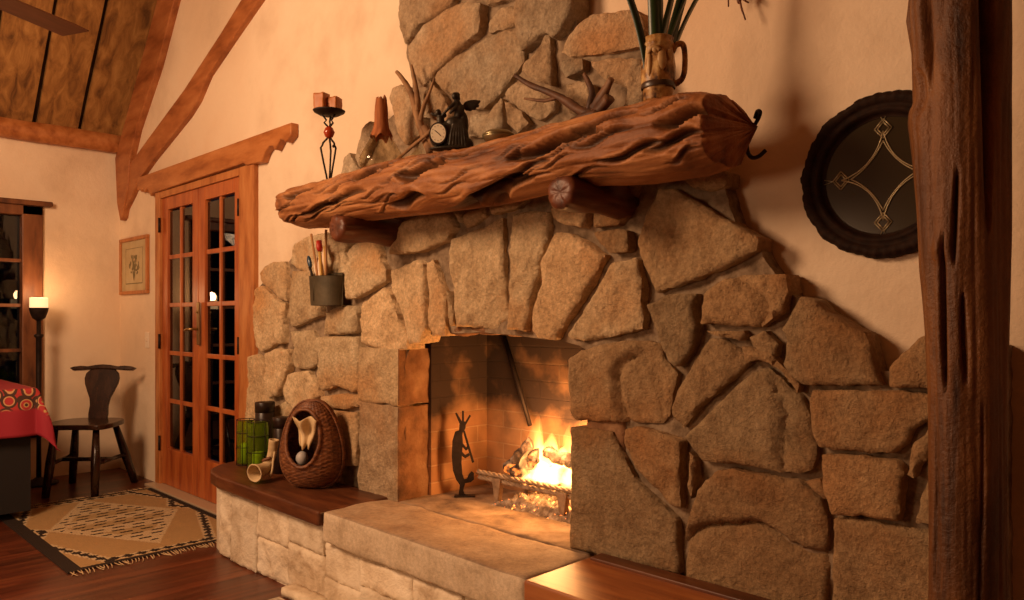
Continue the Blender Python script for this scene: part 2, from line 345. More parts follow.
def leaf(x0, x1):
    mb = MB(); y0, y1 = 2.02, 2.06; st = .095; zb, zt = .27, 1.90
    mb.box(x0, x0 + st, y0, y1, .02, 1.985, .004); mb.box(x1 - st, x1, y0, y1, .02, 1.985, .004)
    mb.box(x0 + st, x1 - st, y0, y1, zt, 1.985, .003); mb.box(x0 + st, x1 - st, y0, y1, .02, zb, .003)
    xm = (x0 + x1) / 2; mb.box(xm - .014, xm + .014, y0 + .006, y1, zb, zt, .003)
    for k in range(1, 5):
        z = zb + (zt - zb) * k / 5; mb.box(x0 + st, x1 - st, y0 + .008, y1, z - .014, z + .014, .003)
    lf = mb.build('door_leaf', M['door_wood'], fd)
    mb = MB()
    for k in range(5):
        for j in (0, 1):
            a, b = (x0 + st, xm - .014) if j == 0 else (xm + .014, x1 - st)
            mb.box(a, b, 2.038, 2.044, zb + (zt - zb) * k / 5 + .014, zb + (zt - zb) * (k + 1) / 5 - .014)
    mb.build('glass_panes', M['night_glass'], lf); return lf
l1 = leaf(-5.44, XM - .001); l2 = leaf(XM + .001, -4.235)
mb = MB(); mb.box(XM + .012, XM + .052, 2.0, 2.01, .99, 1.26, .004)
mb.tube([(XM + .03, 2.0, 1.09), (XM + .03, 1.955, 1.09), (XM + .0, 1.945, 1.088), (XM - .035, 1.945, 1.08)], [.009, .009, .009, .006], 10); mb.lathe([(.011, 0), (.011, .012)], 16, (XM + .032, 1.998, 1.19))
mb.build('door_handle', M['brass'], l2, None)
for z in (.3, 1.0, 1.8):
    MB().tube([(-4.236, 2.0, z - .05), (-4.236, 2.0, z + .05)], .008, 10).build('hinge', M['iron'], l2)
    MB().tube([(-5.439, 2.0, z - .05), (-5.439, 2.0, z + .05)], .008, 10).build('hinge', M['iron'], l1)
# curtain wall of darkness outside is the night itself
# light switch, baseboard
mb = MB().box(-5.775, -5.70, D - .007, D, .945, 1.06, .003)
t = thing('light_switch', 'cream light switch plate on the plaster left of the french door', 'light switch'); mb.build('switch_plate', plain('switch_cream', (.75, .62, .48), .5), t)
MB().box(-5.742, -5.733, D - .016, D - .006, .99, 1.015, .002).build('toggle', plain('toggle_cream', (.7, .56, .42), .5), t)

STONES = [
 [(-3.815,1.442),(-3.723,1.455),(-3.582,1.453),(-3.565,1.354),(-3.548,1.243),(-3.652,1.262),(-3.834,1.345),(-3.871,1.400)],
 [(-3.917,1.321),(-3.834,1.336),(-3.669,1.253),(-3.555,1.235),(-3.582,1.150),(-3.589,1.030),(-3.687,1.019),(-3.815,0.975),(-3.891,1.005),(-3.937,1.149)],
 [(-3.996,0.948),(-3.891,0.969),(-3.778,0.920),(-3.796,0.866),(-3.741,0.764),(-3.730,0.625),(-3.759,0.446),(-3.988,0.418),(-4.004,0.599)],
 [(-3.778,0.973),(-3.652,1.003),(-3.521,1.002),(-3.514,0.931),(-3.599,0.808),(-3.652,0.753),(-3.723,0.739),(-3.778,0.832),(-3.759,0.903)],
 [(-3.705,0.697),(-3.616,0.730),(-3.514,0.687),(-3.415,0.663),(-3.383,0.592),(-3.448,0.502),(-3.705,0.453)],
 [(-3.521,1.399),(-3.351,1.395),(-3.304,1.361),(-3.234,1.214),(-3.243,1.166),(-3.514,1.108),(-3.565,1.150),(-3.531,1.268)],
 [(-3.555,1.438),(-3.514,1.537),(-3.383,1.560),(-3.228,1.568),(-3.053,1.559),(-2.984,1.530),(-2.998,1.486),(-3.053,1.412),(-3.082,1.360),(-3.336,1.370),(-3.514,1.411)],
 [(-2.976,1.492),(-2.890,1.511),(-2.775,1.497),(-2.737,1.425),(-2.694,1.366),(-2.701,1.316),(-2.890,1.255),(-2.984,1.242),(-3.012,1.319),(-3.025,1.442)],
 [(-3.198,1.190),(-3.053,1.220),(-2.917,1.218),(-2.903,1.151),(-2.917,1.091),(-3.053,1.081),(-3.213,1.079)],
 [(-2.877,1.233),(-2.713,1.295),(-2.665,1.279),(-2.617,1.180),(-2.548,1.089),(-2.537,1.028),(-2.665,1.017),(-2.787,1.027),(-2.877,1.040),(-2.896,1.121)],
 [(-2.677,1.365),(-2.548,1.387),(-2.481,1.404),(-2.448,1.382),(-2.427,1.233),(-2.416,1.112),(-2.448,1.057),(-2.526,1.049),(-2.548,1.110),(-2.594,1.194),(-2.665,1.279)],
 [(-3.548,1.091),(-3.383,1.101),(-3.320,1.102),(-3.273,1.054),(-3.264,0.942),(-3.351,0.905),(-3.481,0.903),(-3.521,0.965),(-3.497,1.007)],
 [(-3.258,1.070),(-3.053,1.077),(-2.917,1.076),(-2.890,1.002),(-2.903,0.942),(-2.896,0.838),(-2.970,0.818),(-3.082,0.841),(-3.213,0.809),(-3.258,0.862),(-3.228,0.959)],
 [(-2.877,1.003),(-2.737,1.024),(-2.599,1.021),(-2.599,0.788),(-2.869,0.758),(-2.896,0.883)],
 [(-3.565,0.878),(-3.351,0.905),(-3.273,0.845),(-3.243,0.783),(-3.351,0.726),(-3.415,0.671),(-3.514,0.696),(-3.599,0.740),(-3.616,0.790)],
 [(-3.243,0.783),(-3.053,0.812),(-2.903,0.815),(-2.890,0.764),(-3.053,0.735),(-3.198,0.739)],
 [(-3.351,0.702),(-3.198,0.723),(-2.930,0.734),(-2.911,0.643),(-2.930,0.490),(-3.351,0.432)],
 [(-2.877,0.750),(-2.601,0.782),(-2.601,0.408),(-2.686,0.407),(-2.906,0.412),(-2.922,0.508),(-2.906,0.658)],
 [(-2.658,1.428),(-2.643,1.512),(-2.594,1.562),(-2.459,1.579),(-2.351,1.581),(-2.283,1.570),(-2.242,1.512),(-2.289,1.465),(-2.376,1.443),(-2.459,1.428),(-2.560,1.426)],
 [(-2.203,1.567),(-2.090,1.575),(-2.081,1.543),(-2.145,1.511),(-2.193,1.503),(-2.222,1.544)],
 [(-2.275,1.574),(-2.220,1.575),(-2.208,1.529),(-2.232,1.525)],
 [(-2.281,1.464),(-2.155,1.493),(-1.992,1.528),(-1.983,1.370),(-1.974,1.165),(-2.036,1.116),(-2.252,1.126),(-2.261,1.230),(-2.281,1.334)],
 [(-1.937,1.535),(-1.841,1.537),(-1.762,1.524),(-1.765,1.427),(-1.793,1.349),(-1.841,1.223),(-1.874,1.112),(-1.954,1.117),(-1.944,1.249),(-1.944,1.428)],
 [(-1.724,1.452),(-1.672,1.448),(-1.586,1.409),(-1.511,1.361),(-1.544,1.304),(-1.628,1.208),(-1.732,1.080),(-1.809,1.090),(-1.833,1.118),(-1.825,1.199),(-1.786,1.279),(-1.781,1.359)],
 [(-1.739,1.556),(-1.672,1.576),(-1.575,1.532),(-1.586,1.468),(-1.600,1.453),(-1.672,1.470),(-1.732,1.493),(-1.747,1.528)],
 [(-1.561,1.504),(-1.451,1.498),(-1.426,1.480),(-1.451,1.462),(-1.464,1.453),(-1.558,1.450)],
 [(-1.565,1.440),(-1.451,1.441),(-1.419,1.433),(-1.417,1.366),(-1.438,1.362),(-1.491,1.365),(-1.544,1.411)],
 [(-1.690,1.103),(-1.614,1.181),(-1.517,1.297),(-1.491,1.333),(-1.388,1.349),(-1.369,1.266),(-1.363,1.123),(-1.477,1.101),(-1.614,1.082),(-1.665,1.087)],
 [(-2.433,1.381),(-2.384,1.399),(-2.353,1.337),(-2.308,1.257),(-2.312,1.087),(-2.395,1.085),(-2.416,1.125),(-2.427,1.260)],
 [(-2.296,1.270),(-2.271,1.256),(-2.252,1.178),(-2.246,1.133),(-2.271,1.126),(-2.287,1.165)],
 [(-2.054,1.571),(-1.890,1.587),(-1.857,1.576),(-1.907,1.550),(-2.036,1.539)],
 [(-2.653,1.038),(-2.594,1.061),(-2.459,1.077),(-2.302,1.074),(-2.302,1.048),(-2.416,1.024),(-2.641,0.996)],
 [(-1.315,1.550),(-1.268,1.547),(-1.189,1.506),(-1.114,1.455),(-1.062,1.422),(-0.988,1.375),(-0.993,1.340),(-1.082,1.303),(-1.189,1.270),(-1.321,1.234),(-1.357,1.296),(-1.382,1.348),(-1.394,1.400),(-1.363,1.479)],
 [(-1.350,1.200),(-1.268,1.234),(-1.177,1.232),(-1.193,1.192),(-1.177,1.134),(-1.183,1.082),(-1.233,1.016),(-1.254,1.012),(-1.296,1.064),(-1.321,1.124)],
 [(-1.162,1.226),(-1.121,1.266),(-1.032,1.280),(-0.913,1.275),(-0.904,1.231),(-0.913,1.177),(-0.983,1.132),(-1.082,1.137),(-1.162,1.142),(-1.168,1.190)],
 [(-1.020,1.109),(-0.971,1.127),(-0.930,1.094),(-0.936,1.055),(-0.965,1.037),(-0.995,1.064)],
 [(-1.148,1.125),(-1.032,1.126),(-1.026,1.109),(-1.044,1.097),(-1.135,1.113)],
 [(-1.151,1.107),(-1.103,1.103),(-1.022,1.059),(-1.017,1.036),(-1.082,0.978),(-1.167,0.906),(-1.233,0.832),(-1.274,0.867),(-1.277,0.892),(-1.245,0.958),(-1.205,1.028)],
 [(-1.614,1.055),(-1.491,1.085),(-1.363,1.093),(-1.315,1.084),(-1.303,1.044),(-1.251,0.997),(-1.268,0.927),(-1.279,0.867),(-1.315,0.838),(-1.438,0.831),(-1.628,0.818),(-1.654,0.854),(-1.654,1.020)],
 [(-1.651,0.797),(-1.491,0.802),(-1.461,0.744),(-1.402,0.657),(-1.251,0.566),(-1.237,0.403),(-1.461,0.393),(-1.651,0.390)],
 [(-1.439,0.812),(-1.388,0.829),(-1.250,0.809),(-1.231,0.800),(-1.235,0.597),(-1.264,0.598),(-1.331,0.644),(-1.402,0.692),(-1.446,0.769)],
 [(-1.205,0.775),(-1.180,0.745),(-1.186,0.678),(-1.199,0.631),(-1.211,0.674)],
 [(-1.223,0.812),(-1.148,0.880),(-1.075,0.962),(-1.012,1.015),(-0.966,1.028),(-0.927,1.001),(-0.870,0.947),(-0.835,0.873),(-0.830,0.802),(-0.841,0.767),(-0.878,0.751),(-1.030,0.754),(-1.167,0.747)],
 [(-1.173,0.668),(-1.125,0.725),(-1.075,0.742),(-0.878,0.736),(-0.817,0.697),(-0.803,0.648),(-0.807,0.559),(-0.812,0.342),(-0.983,0.345),(-1.223,0.371),(-1.217,0.542)],
 [(-0.790,0.655),(-0.737,0.665),(-0.614,0.664),(-0.515,0.672),(-0.512,0.431),(-0.796,0.346)],
 [(-0.843,0.978),(-0.674,0.986),(-0.553,0.987),(-0.543,0.938),(-0.579,0.911),(-0.600,0.897),(-0.613,0.856),(-0.644,0.833),(-0.728,0.827),(-0.825,0.828),(-0.846,0.864),(-0.851,0.949)],
 [(-0.820,0.815),(-0.729,0.822),(-0.636,0.822),(-0.618,0.797),(-0.625,0.737),(-0.629,0.673),(-0.689,0.674),(-0.790,0.663),(-0.811,0.715),(-0.820,0.773)],
 [(-0.868,0.740),(-0.824,0.751),(-0.811,0.731),(-0.799,0.708),(-0.811,0.698),(-0.841,0.714)],
 [(-0.603,0.866),(-0.571,0.904),(-0.550,0.895),(-0.553,0.864),(-0.585,0.813),(-0.599,0.784),(-0.614,0.790)],
 [(-0.543,0.857),(-0.515,0.853),(-0.515,0.683),(-0.599,0.675),(-0.589,0.735),(-0.567,0.800)],
 [(-0.877,1.220),(-0.841,1.211),(-0.803,1.176),(-0.753,1.143),(-0.713,1.122),(-0.701,1.098),(-0.693,1.058),(-0.670,0.995),(-0.841,0.984),(-0.908,0.988),(-0.922,1.040),(-0.913,1.102),(-0.931,1.133),(-0.899,1.181)],
 [(-0.659,1.043),(-0.629,1.080),(-0.592,1.116),(-0.557,1.132),(-0.515,1.118),(-0.509,0.997),(-0.614,0.990),(-0.659,0.995)],
 [(-2.594,2.619),(-2.232,2.502),(-2.261,2.395),(-2.312,2.371),(-2.459,2.352),(-2.548,2.293),(-2.594,2.367),(-2.617,2.444)],
 [(-2.537,2.283),(-2.438,2.346),(-2.291,2.371),(-2.193,2.369),(-2.090,2.332),(-2.090,2.270),(-2.108,2.225),(-2.232,2.194),(-2.353,2.144),(-2.405,2.110),(-2.448,2.096),(-2.492,2.149),(-2.537,2.228)],
 [(-2.072,2.265),(-2.027,2.296),(-1.957,2.294),(-1.915,2.269),(-1.915,2.222),(-1.957,2.210),(-2.072,2.218)],
 [(-2.212,2.496),(-1.949,2.411),(-1.940,2.307),(-2.063,2.318),(-2.099,2.354),(-2.203,2.391)],
 [(-2.363,2.140),(-2.232,2.181),(-2.081,2.212),(-1.957,2.210),(-1.915,2.198),(-1.882,2.142),(-1.890,2.073),(-1.940,2.026),(-1.992,1.977),(-2.081,1.939),(-2.155,1.947),(-2.252,2.018),(-2.332,2.061),(-2.384,2.112)],
 [(-1.905,2.290),(-1.915,2.400),(-1.636,2.310),(-1.653,2.173),(-1.693,2.127),(-1.733,2.104),(-1.761,2.135),(-1.827,2.117),(-1.880,2.099),(-1.905,2.173),(-1.915,2.247)],
 [(-1.717,2.060),(-1.687,2.103),(-1.643,2.130),(-1.572,2.149),(-1.464,2.134),(-1.400,2.116),(-1.363,2.069),(-1.363,1.988),(-1.504,2.008),(-1.657,2.029)],
 [(-1.579,1.999),(-1.464,1.982),(-1.369,1.954),(-1.351,1.874),(-1.363,1.795),(-1.451,1.817),(-1.432,1.876),(-1.477,1.901),(-1.531,1.929),(-1.572,1.976)],
 [(-1.778,2.138),(-1.755,2.132),(-1.747,2.051),(-1.739,1.947),(-1.793,1.970),(-1.890,2.032),(-1.882,2.060),(-1.825,2.093)],
 [(-1.974,1.973),(-1.907,2.012),(-1.793,1.958),(-1.724,1.893),(-1.732,1.866),(-1.809,1.844),(-1.857,1.872),(-1.940,1.930)],
 [(-1.694,2.027),(-1.643,2.025),(-1.600,2.009),(-1.600,1.971),(-1.672,1.957),(-1.702,1.995)],
 [(-1.687,1.947),(-1.628,1.945),(-1.565,1.920),(-1.551,1.831),(-1.600,1.824),(-1.672,1.843)],
 [(-2.665,2.145),(-2.594,2.144),(-2.503,2.069),(-2.448,1.984),(-2.438,1.907),(-2.548,1.871),(-2.617,1.938),(-2.653,2.043),(-2.689,2.107)],
 [(-2.890,2.015),(-2.813,2.030),(-2.775,2.002),(-2.800,1.955),(-2.864,1.877),(-2.930,1.827),(-2.957,1.891)],
 [(-3.025,1.901),(-2.970,1.915),(-2.903,1.823),(-2.917,1.750),(-3.053,1.767)],
 [(-2.448,2.045),(-2.395,2.114),(-2.332,2.054),(-2.261,1.955),(-2.291,1.922),(-2.438,1.975)],
 [(-2.164,1.930),(-2.063,1.923),(-1.992,1.964),(-1.974,1.852),(-2.063,1.819),(-2.174,1.850)],
 [(-1.974,1.949),(-1.890,1.896),(-1.849,1.842),(-1.907,1.817),(-1.957,1.861)],
 [(-2.537,1.828),(-2.405,1.915),(-2.271,1.879),(-2.252,1.772),(-2.526,1.757)],
 [(-1.261,1.583),(-1.167,1.596),(-1.091,1.574),(-1.091,1.535),(-1.141,1.519),(-1.200,1.537)],
 [(-1.531,1.641),(-1.413,1.631),(-1.375,1.589),(-1.405,1.525),(-1.432,1.490),(-1.444,1.560)],
 [(-1.036,1.086),(-0.949,1.069),(-0.872,0.986),(-0.883,0.959),(-0.921,1.017),(-0.960,1.042),(-1.027,1.039)],
 [(-3.139,1.470),(-3.003,1.462),(-2.970,1.414),(-3.037,1.312),(-3.122,1.244)]]
PIER = [13, 17, 31]

# ------------------------------------------------------------------ fireplace
fp = thing('stone_fireplace', 'big fieldstone fireplace with a raised hearth and a fire burning in it', 'fireplace', (-2.1, 1.93, 0))
def under(o, root):      # parent while keeping world place
    o.parent = root; o.matrix_parent_inverse = Matrix.Translation(-Vector(root.location)); return o
CREASES = [  # (polyline on the wall, groove depth, groove width, drop on one side)
 ([(-1.407, 1.04), (-1.451, 1.018), (-1.471, .975), (-1.464, .913), (-1.438, .836)], .024, .014, -.008),
 ([(-1.375, 1.062), (-1.339, 1.013), (-1.303, .954), (-1.303, .884)], .010, .02, .006),
 ([(-1.205, .528), (-1.192, .545), (-1.161, .566), (-1.124, .577), (-1.064, .588), (-1.007, .606), (-.958, .592), (-.899, .566), (-.848, .557), (-.806, .561)], .014, .010, .020),
 ([(-.941, .96), (-.915, .902), (-.931, .829), (-.925, .769)], .008, .02, -.01),
 ([(-1.044, 1.267), (-.983, 1.222), (-.959, 1.188), (-.983, 1.132)], .012, .014, .012),
]
def seg_d(P, a, b):
    a = np.array(a); b = np.array(b); ab = b - a; t = np.clip(((P - a) @ ab) / (ab @ ab + 1e-12), 0, 1)
    q = P - (a + t[:, None] * ab); return np.hypot(q[:, 0], q[:, 1]), ab[0] * (P[:, 1] - a[1]) - ab[1] * (P[:, 0] - a[0])
def outline_d(P, poly):
    d = np.full(len(P), 9.)
    for i in range(len(poly)): d = np.minimum(d, seg_d(P, poly[i - 1], poly[i])[0])
    return d
def inside(P, poly):
    r = np.zeros(len(P), bool); j = len(poly) - 1
    for i in range(len(poly)):
        xi, yi = poly[i]; xj, yj = poly[j]
        c = ((yi > P[:, 1]) != (yj > P[:, 1])) & (P[:, 0] < (xj - xi) * (P[:, 1] - yi) / (yj - yi + 1e-12) + xi)
        r ^= c; j = i
    return r
def cdt(outer, inner_pts, extra=[]):
    vs = [Vector(p) for p in outer]; n = len(vs); ed = [(i, (i + 1) % n) for i in range(n)]
    for e in extra:
        k = len(vs); vs += [Vector(p) for p in e]; ed += [(k + i, k + (i + 1) % len(e)) for i in range(len(e))]
    vs += [Vector(p) for p in inner_pts]
    r = delaunay_2d_cdt(vs, ed, [], 1, 1e-6)
    return [tuple(v) for v in r[0]], r[2]
def roughen(poly, step, amp, seed):
    p = [Vector(q) for q in poly]; c = []
    for i in range(len(p)):                       # soften the corners a little
        a, b, d = p[i - 1], p[i], p[(i + 1) % len(p)]
        c += [b.lerp(a, .004 / (a - b).length), b.lerp(d, .004 / (d - b).length)] if min((a - b).length, (d - b).length) > .02 else [b]
    out = []
    for i in range(len(c)):
        a, b = c[i], c[(i + 1) % len(c)]; L = (b - a).length
        if L < 1e-5: continue
        n = max(1, int(L / step)); nr = Vector((b.y - a.y, a.x - b.x)) / L
        for k in range(n):
            q = a.lerp(b, k / n)
            out.append(q + nr * amp * (fbm(q.x * 30, q.y * 30, seed, 5)) + nr * amp * .5)
    return [(q.x, q.y) for q in out]
def stone_field(polys, tones, step=.0105, base_y=YS, back=.09, sgn=1, relief=1.0, rsel=None):
    V = []; Fc = []; T = []
    for si, poly in enumerate(polys):
        rnd = random.Random(si * 13 + 5)
        ol = roughen(poly, step, .0045, si * 3.7); A = np.array(ol)
        lo, hi = A.min(0), A.max(0)
        gx = np.arange(lo[0], hi[0], step); gz = np.arange(lo[1], hi[1], step * .87)
        G = np.array([(x + (step / 2 if j % 2 else 0) + rnd.uniform(-.2, .2) * step, z + rnd.uniform(-.2, .2) * step) for j, z in enumerate(gz) for x in gx])
        if len(G):
            G = G[inside(G, ol)]
            if len(G): G = G[outline_d(G, ol) > step * .6]
        vs, fs = cdt(ol, G.tolist() if len(G) else [])
        P = np.array(vs); d = outline_d(P, ol)
        cx, cz = P.mean(0); ext = max(hi - lo)
        base = rnd.uniform(-.006, .014) * relief; tx, tz = rnd.uniform(-.05, .05) * relief, rnd.uniform(-.07, .05) * relief
        ra = (rnd.choice([.5, .8, 1.1, 1.6])) * relief
        er = rnd.uniform(.006, .012)
        h = np.empty(len(P))
        for i, (x, z) in enumerate(vs):
            big = noise.noise(Vector((x * 5.5, z * 5.5, si * 2.1))) * .011
            rid = abs(noise.noise(Vector((x * 9 + si, z * 9, 3.3)))) * -.012
            mid = fbm(x * 24, z * 24, si * 1.3, 5) * .0042
            pit = min(0, noise.noise(Vector((x * 45, z * 45, si))) + .25) * .006
            h[i] = (big + rid + mid + pit) * ra
        e = np.clip(d / er, 0, 1); h = h + base + np.clip((P[:, 0] - cx) * tx + (P[:, 1] - cz) * tz, -.012, .012) - .009 * (1 - e) ** 1.5
        for pl, dep, wd, drop in CREASES:
            pa = np.array(pl)
            if pa[:, 0].max() < lo[0] or pa[:, 0].min() > hi[0] or pa[:, 1].max() < lo[1] or pa[:, 1].min() > hi[1]: continue
            dm = np.full(len(P), 9.); sd = np.zeros(len(P))
            for i in range(len(pl) - 1):
                q, s = seg_d(P, pl[i], pl[i + 1]); m_ = q < dm; dm[m_] = q[m_]; sd[m_] = s[m_]
            h = h - dep * np.exp(-(dm / wd) ** 2) - drop * (sd < 0) * np.exp(-(dm / .10) ** 2)
        n0 = len(V); V += [(x, base_y - sgn * hh, z) for (x, z), hh in zip(vs, h)]; Fc += [tuple(n0 + i for i in f) for f in fs]
        T += [tones[si]] * len(vs)
        # sides back into the mortar: outline verts come first in the triangulation
        k = len(ol); idx = {}
        n1 = len(V); rr = .004
        V += [(x, base_y + sgn * back, z) for x, z in vs[:k]]; T += [tones[si]] * k
        Fc += [(n0 + i, n0 + (i + 1) % k, n1 + (i + 1) % k, n1 + i) for i in range(k)]
    return V, Fc, T
def finish_field(name, V, Fc, T, m, smooth=True):
    o = me_obj(name, V, Fc, m); set_tone(o, T)
    bm = bmesh.new(); bm.from_mesh(o.data); bmesh.ops.recalc_face_normals(bm, faces=bm.faces); bm.to_mesh(o.data); bm.free()
    o.data.polygons.foreach_set('use_smooth', [smooth] * len(o.data.polygons))
    try: o.data.set_sharp_from_angle(angle=R(50))
    except Exception: pass
    return o
STONES = [[(x - .016 if -1.68 < x < -1.60 and z < 1.04 else x, z) for x, z in p] for p in STONES]
rnd = random.Random(21); tones = []
STONES = [p for i, p in enumerate(STONES) if i not in PIER]
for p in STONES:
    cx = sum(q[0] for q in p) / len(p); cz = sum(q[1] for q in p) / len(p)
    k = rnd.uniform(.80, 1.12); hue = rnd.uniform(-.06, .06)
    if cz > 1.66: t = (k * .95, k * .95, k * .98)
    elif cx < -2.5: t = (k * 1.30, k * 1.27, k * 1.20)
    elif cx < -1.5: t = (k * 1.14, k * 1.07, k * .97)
    else: t = (k * .78, k * .68, k * .56)  # browner right stones, with the dimmer light there put into the tone
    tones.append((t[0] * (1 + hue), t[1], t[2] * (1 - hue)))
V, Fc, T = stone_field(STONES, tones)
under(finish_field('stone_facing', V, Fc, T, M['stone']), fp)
# chimney above the picture's edge up to the roof: courses of irregular stones
ps = []; rnd = random.Random(4); z = 2.66
while z < 6.1:
    hgt = rnd.uniform(.22, .34); xs = [-2.60]
    while xs[-1] < -1.68: xs.append(xs[-1] + rnd.uniform(.2, .36))
    xs[-1] = -1.64
    if len(xs) > 2 and xs[-1] - xs[-2] < .12: xs.pop(-2)
    for a, b in zip(xs, xs[1:]):
        j = lambda: rnd.uniform(-.02, .02); g = .012
        ps.append([(a + g + j() * .4, z + g + j() * .3), ((a + b) / 2, z + g + j() * .5), (b - g + j() * .4, z + g + j() * .3), (b - g + j(), z + hgt / 2), (b - g + j() * .4, z + hgt - g + j() * .3), ((a + b) / 2, z + hgt - g), (a + g + j() * .4, z + hgt - g + j() * .3), (a + g + j(), z + hgt / 2)])
    z += hgt
tt = [(k * .86, k * .88, k * .92) for k in [rnd.uniform(.8, 1.1) for _ in ps]]
V, Fc, T = stone_field(ps, tt, step=.03)
under(finish_field('chimney_stones', V, Fc, T, M['stone']), fp)
OPEN = [(-2.60, .30), (-2.60, .99), (-2.56, 1.05), (-2.48, 1.085), (-2.30, 1.10), (-2.05, 1.10), (-1.80, 1.085), (-1.66, 1.07), (-1.61, 1.05), (-1.61, .30)]
LOWER = [(-3.93, .30), (-3.93, 1.30), (-3.81, 1.44), (-3.60, 1.435), (-3.534, 1.51), (-3.32, 1.56), (-3.0, 1.56), (-2.59, 1.60), (-2.59, 1.75), (-1.40, 1.75), (-1.13, 1.58), (-1.10, 1.51), (-1.07, 1.42), (-1.0, 1.37), (-.99, 1.33), (-.93, 1.24), (-.80, 1.15), (-.72, 1.09), (-.69, 1.03), (-.64, 1.04), (-.57, 1.10), (-.42, 1.10), (-.42, .30)]
UPPER = [(-2.93, 1.70), (-2.96, 1.83), (-2.76, 2.01), (-2.60, 2.08), (-2.52, 2.03), (-2.60, 2.28), (-2.60, 6.2), (-1.66, 6.2), (-1.66, 2.13), (-1.58, 2.13), (-1.39, 2.08), (-1.375, 2.0), (-1.36, 1.70)]
V = []; Fc = []
for poly, st in ((LOWER, .014), (UPPER, .02)):
    ol = roughen(poly, st, .004, 2.2); A = np.array(ol); lo, hi = A.min(0), A.max(0)
    hi = np.minimum(hi, [9, 2.8])
    G = np.array([(x + random.uniform(-.3, .3) * st, z + random.uniform(-.3, .3) * st) for x in np.arange(lo[0], hi[0], st) for z in np.arange(lo[1], hi[1], st)])
    G = G[inside(G, ol)]; G = G[outline_d(G, ol) > st * .5]
    ex = []
    if poly is LOWER:
        G = G[~inside(G, OPEN)]; ex = [OPEN]
        vs, fs = cdt(ol, G.tolist(), [])
        fs = [f for f in fs if not inside(np.array([np.mean([vs[i] for i in f], axis=0)]), OPEN)[0]]
    else: vs, fs = cdt(ol, G.tolist())
    n0 = len(V); V += [(x, YS + .036 - .010 * fbm(x * 14, z * 14, 5, 4), z) for x, z in vs]; Fc += [tuple(n0 + i for i in f) for f in fs]
    k = len(ol); n1 = len(V); V += [(x, D + .01, z) for x, z in vs[:k]]; Fc += [(n0 + i, n0 + (i + 1) % k, n1 + (i + 1) % k, n1 + i) for i in range(k)]
under(finish_field('mortar_bed', V, Fc, [(1, 1, 1)] * len(V), M['mortar']), fp)
# jamb blocks whose warm inner sides face the opening, and the lintel soffit
def pier(z0, z1, x1, seed, tone):
    o = rough_grid_box('jamb_stone', -2.895, x1, YS - .008, 2.11, z0, z1, M['stone'], step=.010, amp=.012, freq=10, edge=.007, seed=seed, tone=tone)
    o.data.materials.append(M['rust_stone'])      # the side towards the fire is stained by smoke and heat
    for p in o.data.polygons:
        if p.normal.x > .6 or p.center.y > 2.06: p.material_index = 1
    return under(o, fp)
pier(HZ - .02, .7885, -2.600, 1, (.92, .88, .86)); pier(.790, 1.035, -2.598, 4, (1.12, 1.08, 1.0))
under(rough_grid_box('jamb_stone', -1.612, -1.45, 1.955, 2.10, HZ - .02, 1.06, M['rust_stone'], step=.02, amp=.008, freq=9, edge=.01, seed=7), fp)
under(rough_grid_box('lintel_stone', -2.74, -1.50, 1.968, 2.12, 1.095, 1.22, M['rust_stone'], step=.02, amp=.012, freq=9, edge=.01, seed=9), fp)
# firebox: sooty brick with a floor of worn stone
def brick_mat(name, axis):
    m = bpy.data.materials.new(name); m.use_nodes = True; nt = m.node_tree; N = nt.nodes; L = nt.links; b = N['Principled BSDF']
    tc = N.new('ShaderNodeTexCoord'); sx = N.new('ShaderNodeSeparateXYZ'); cb = N.new('ShaderNodeCombineXYZ')
    L.new(tc.outputs['Object'], sx.inputs[0]); L.new(sx.outputs[axis], cb.inputs[0]); L.new(sx.outputs['Z'], cb.inputs[1])
    bk = N.new('ShaderNodeTexBrick'); bk.inputs['Scale'].default_value = 1; bk.inputs['Brick Width'].default_value = .225; bk.inputs['Row Height'].default_value = .074
    bk.inputs['Mortar Size'].default_value = .004; bk.inputs['Mortar Smooth'].default_value = .3; bk.inputs['Color1'].default_value = (.48, .25, .11, 1)
    bk.inputs['Color2'].default_value = (.38, .18, .075, 1); bk.inputs['Mortar'].default_value = (.52, .30, .15, 1); L.new(cb.outputs[0], bk.inputs[0])
    nz = N.new('ShaderNodeTexNoise'); nz.inputs['Scale'].default_value = 5; nz.inputs['Detail'].default_value = 6; L.new(tc.outputs['Object'], nz.inputs[0])
    mr = N.new('ShaderNodeMapRange'); mr.inputs[1].default_value = .56; mr.inputs[2].default_value = .80; L.new(sx.outputs['Z'], mr.inputs[0])   # soot thickens up the flue
    ad = N.new('ShaderNodeMath'); ad.operation = 'MULTIPLY_ADD'; ad.inputs[1].default_value = 2.2; ad.inputs[2].default_value = -1.1; L.new(nz.outputs['Fac'], ad.inputs[0])
    a2 = N.new('ShaderNodeMath'); a2.operation = 'ADD'; a2.use_clamp = True; L.new(mr.outputs[0], a2.inputs[0]); L.new(ad.outputs[0], a2.inputs[1])
    mx = N.new('ShaderNodeMix'); mx.data_type = 'RGBA'; L.new(a2.outputs[0], mx.inputs[0]); L.new(bk.outputs[0], mx.inputs[6]); mx.inputs[7].default_value = (.030, .014, .007, 1)
    L.new(mx.outputs[2], b.inputs['Base Color']); b.inputs['Roughness'].default_value = .9
    bp = N.new('ShaderNodeBump'); bp.inputs['Strength'].default_value = .8; bp.inputs['Distance'].default_value = .006
    m2 = N.new('ShaderNodeMath'); m2.operation = 'MULTIPLY_ADD'; m2.inputs[1].default_value = -1; L.new(bk.outputs['Fac'], m2.inputs[0]); L.new(nz.outputs['Fac'], m2.inputs[2])
    L.new(m2.outputs[0], bp.inputs['Height']); L.new(bp.outputs[0], b.inputs['Normal']); return m
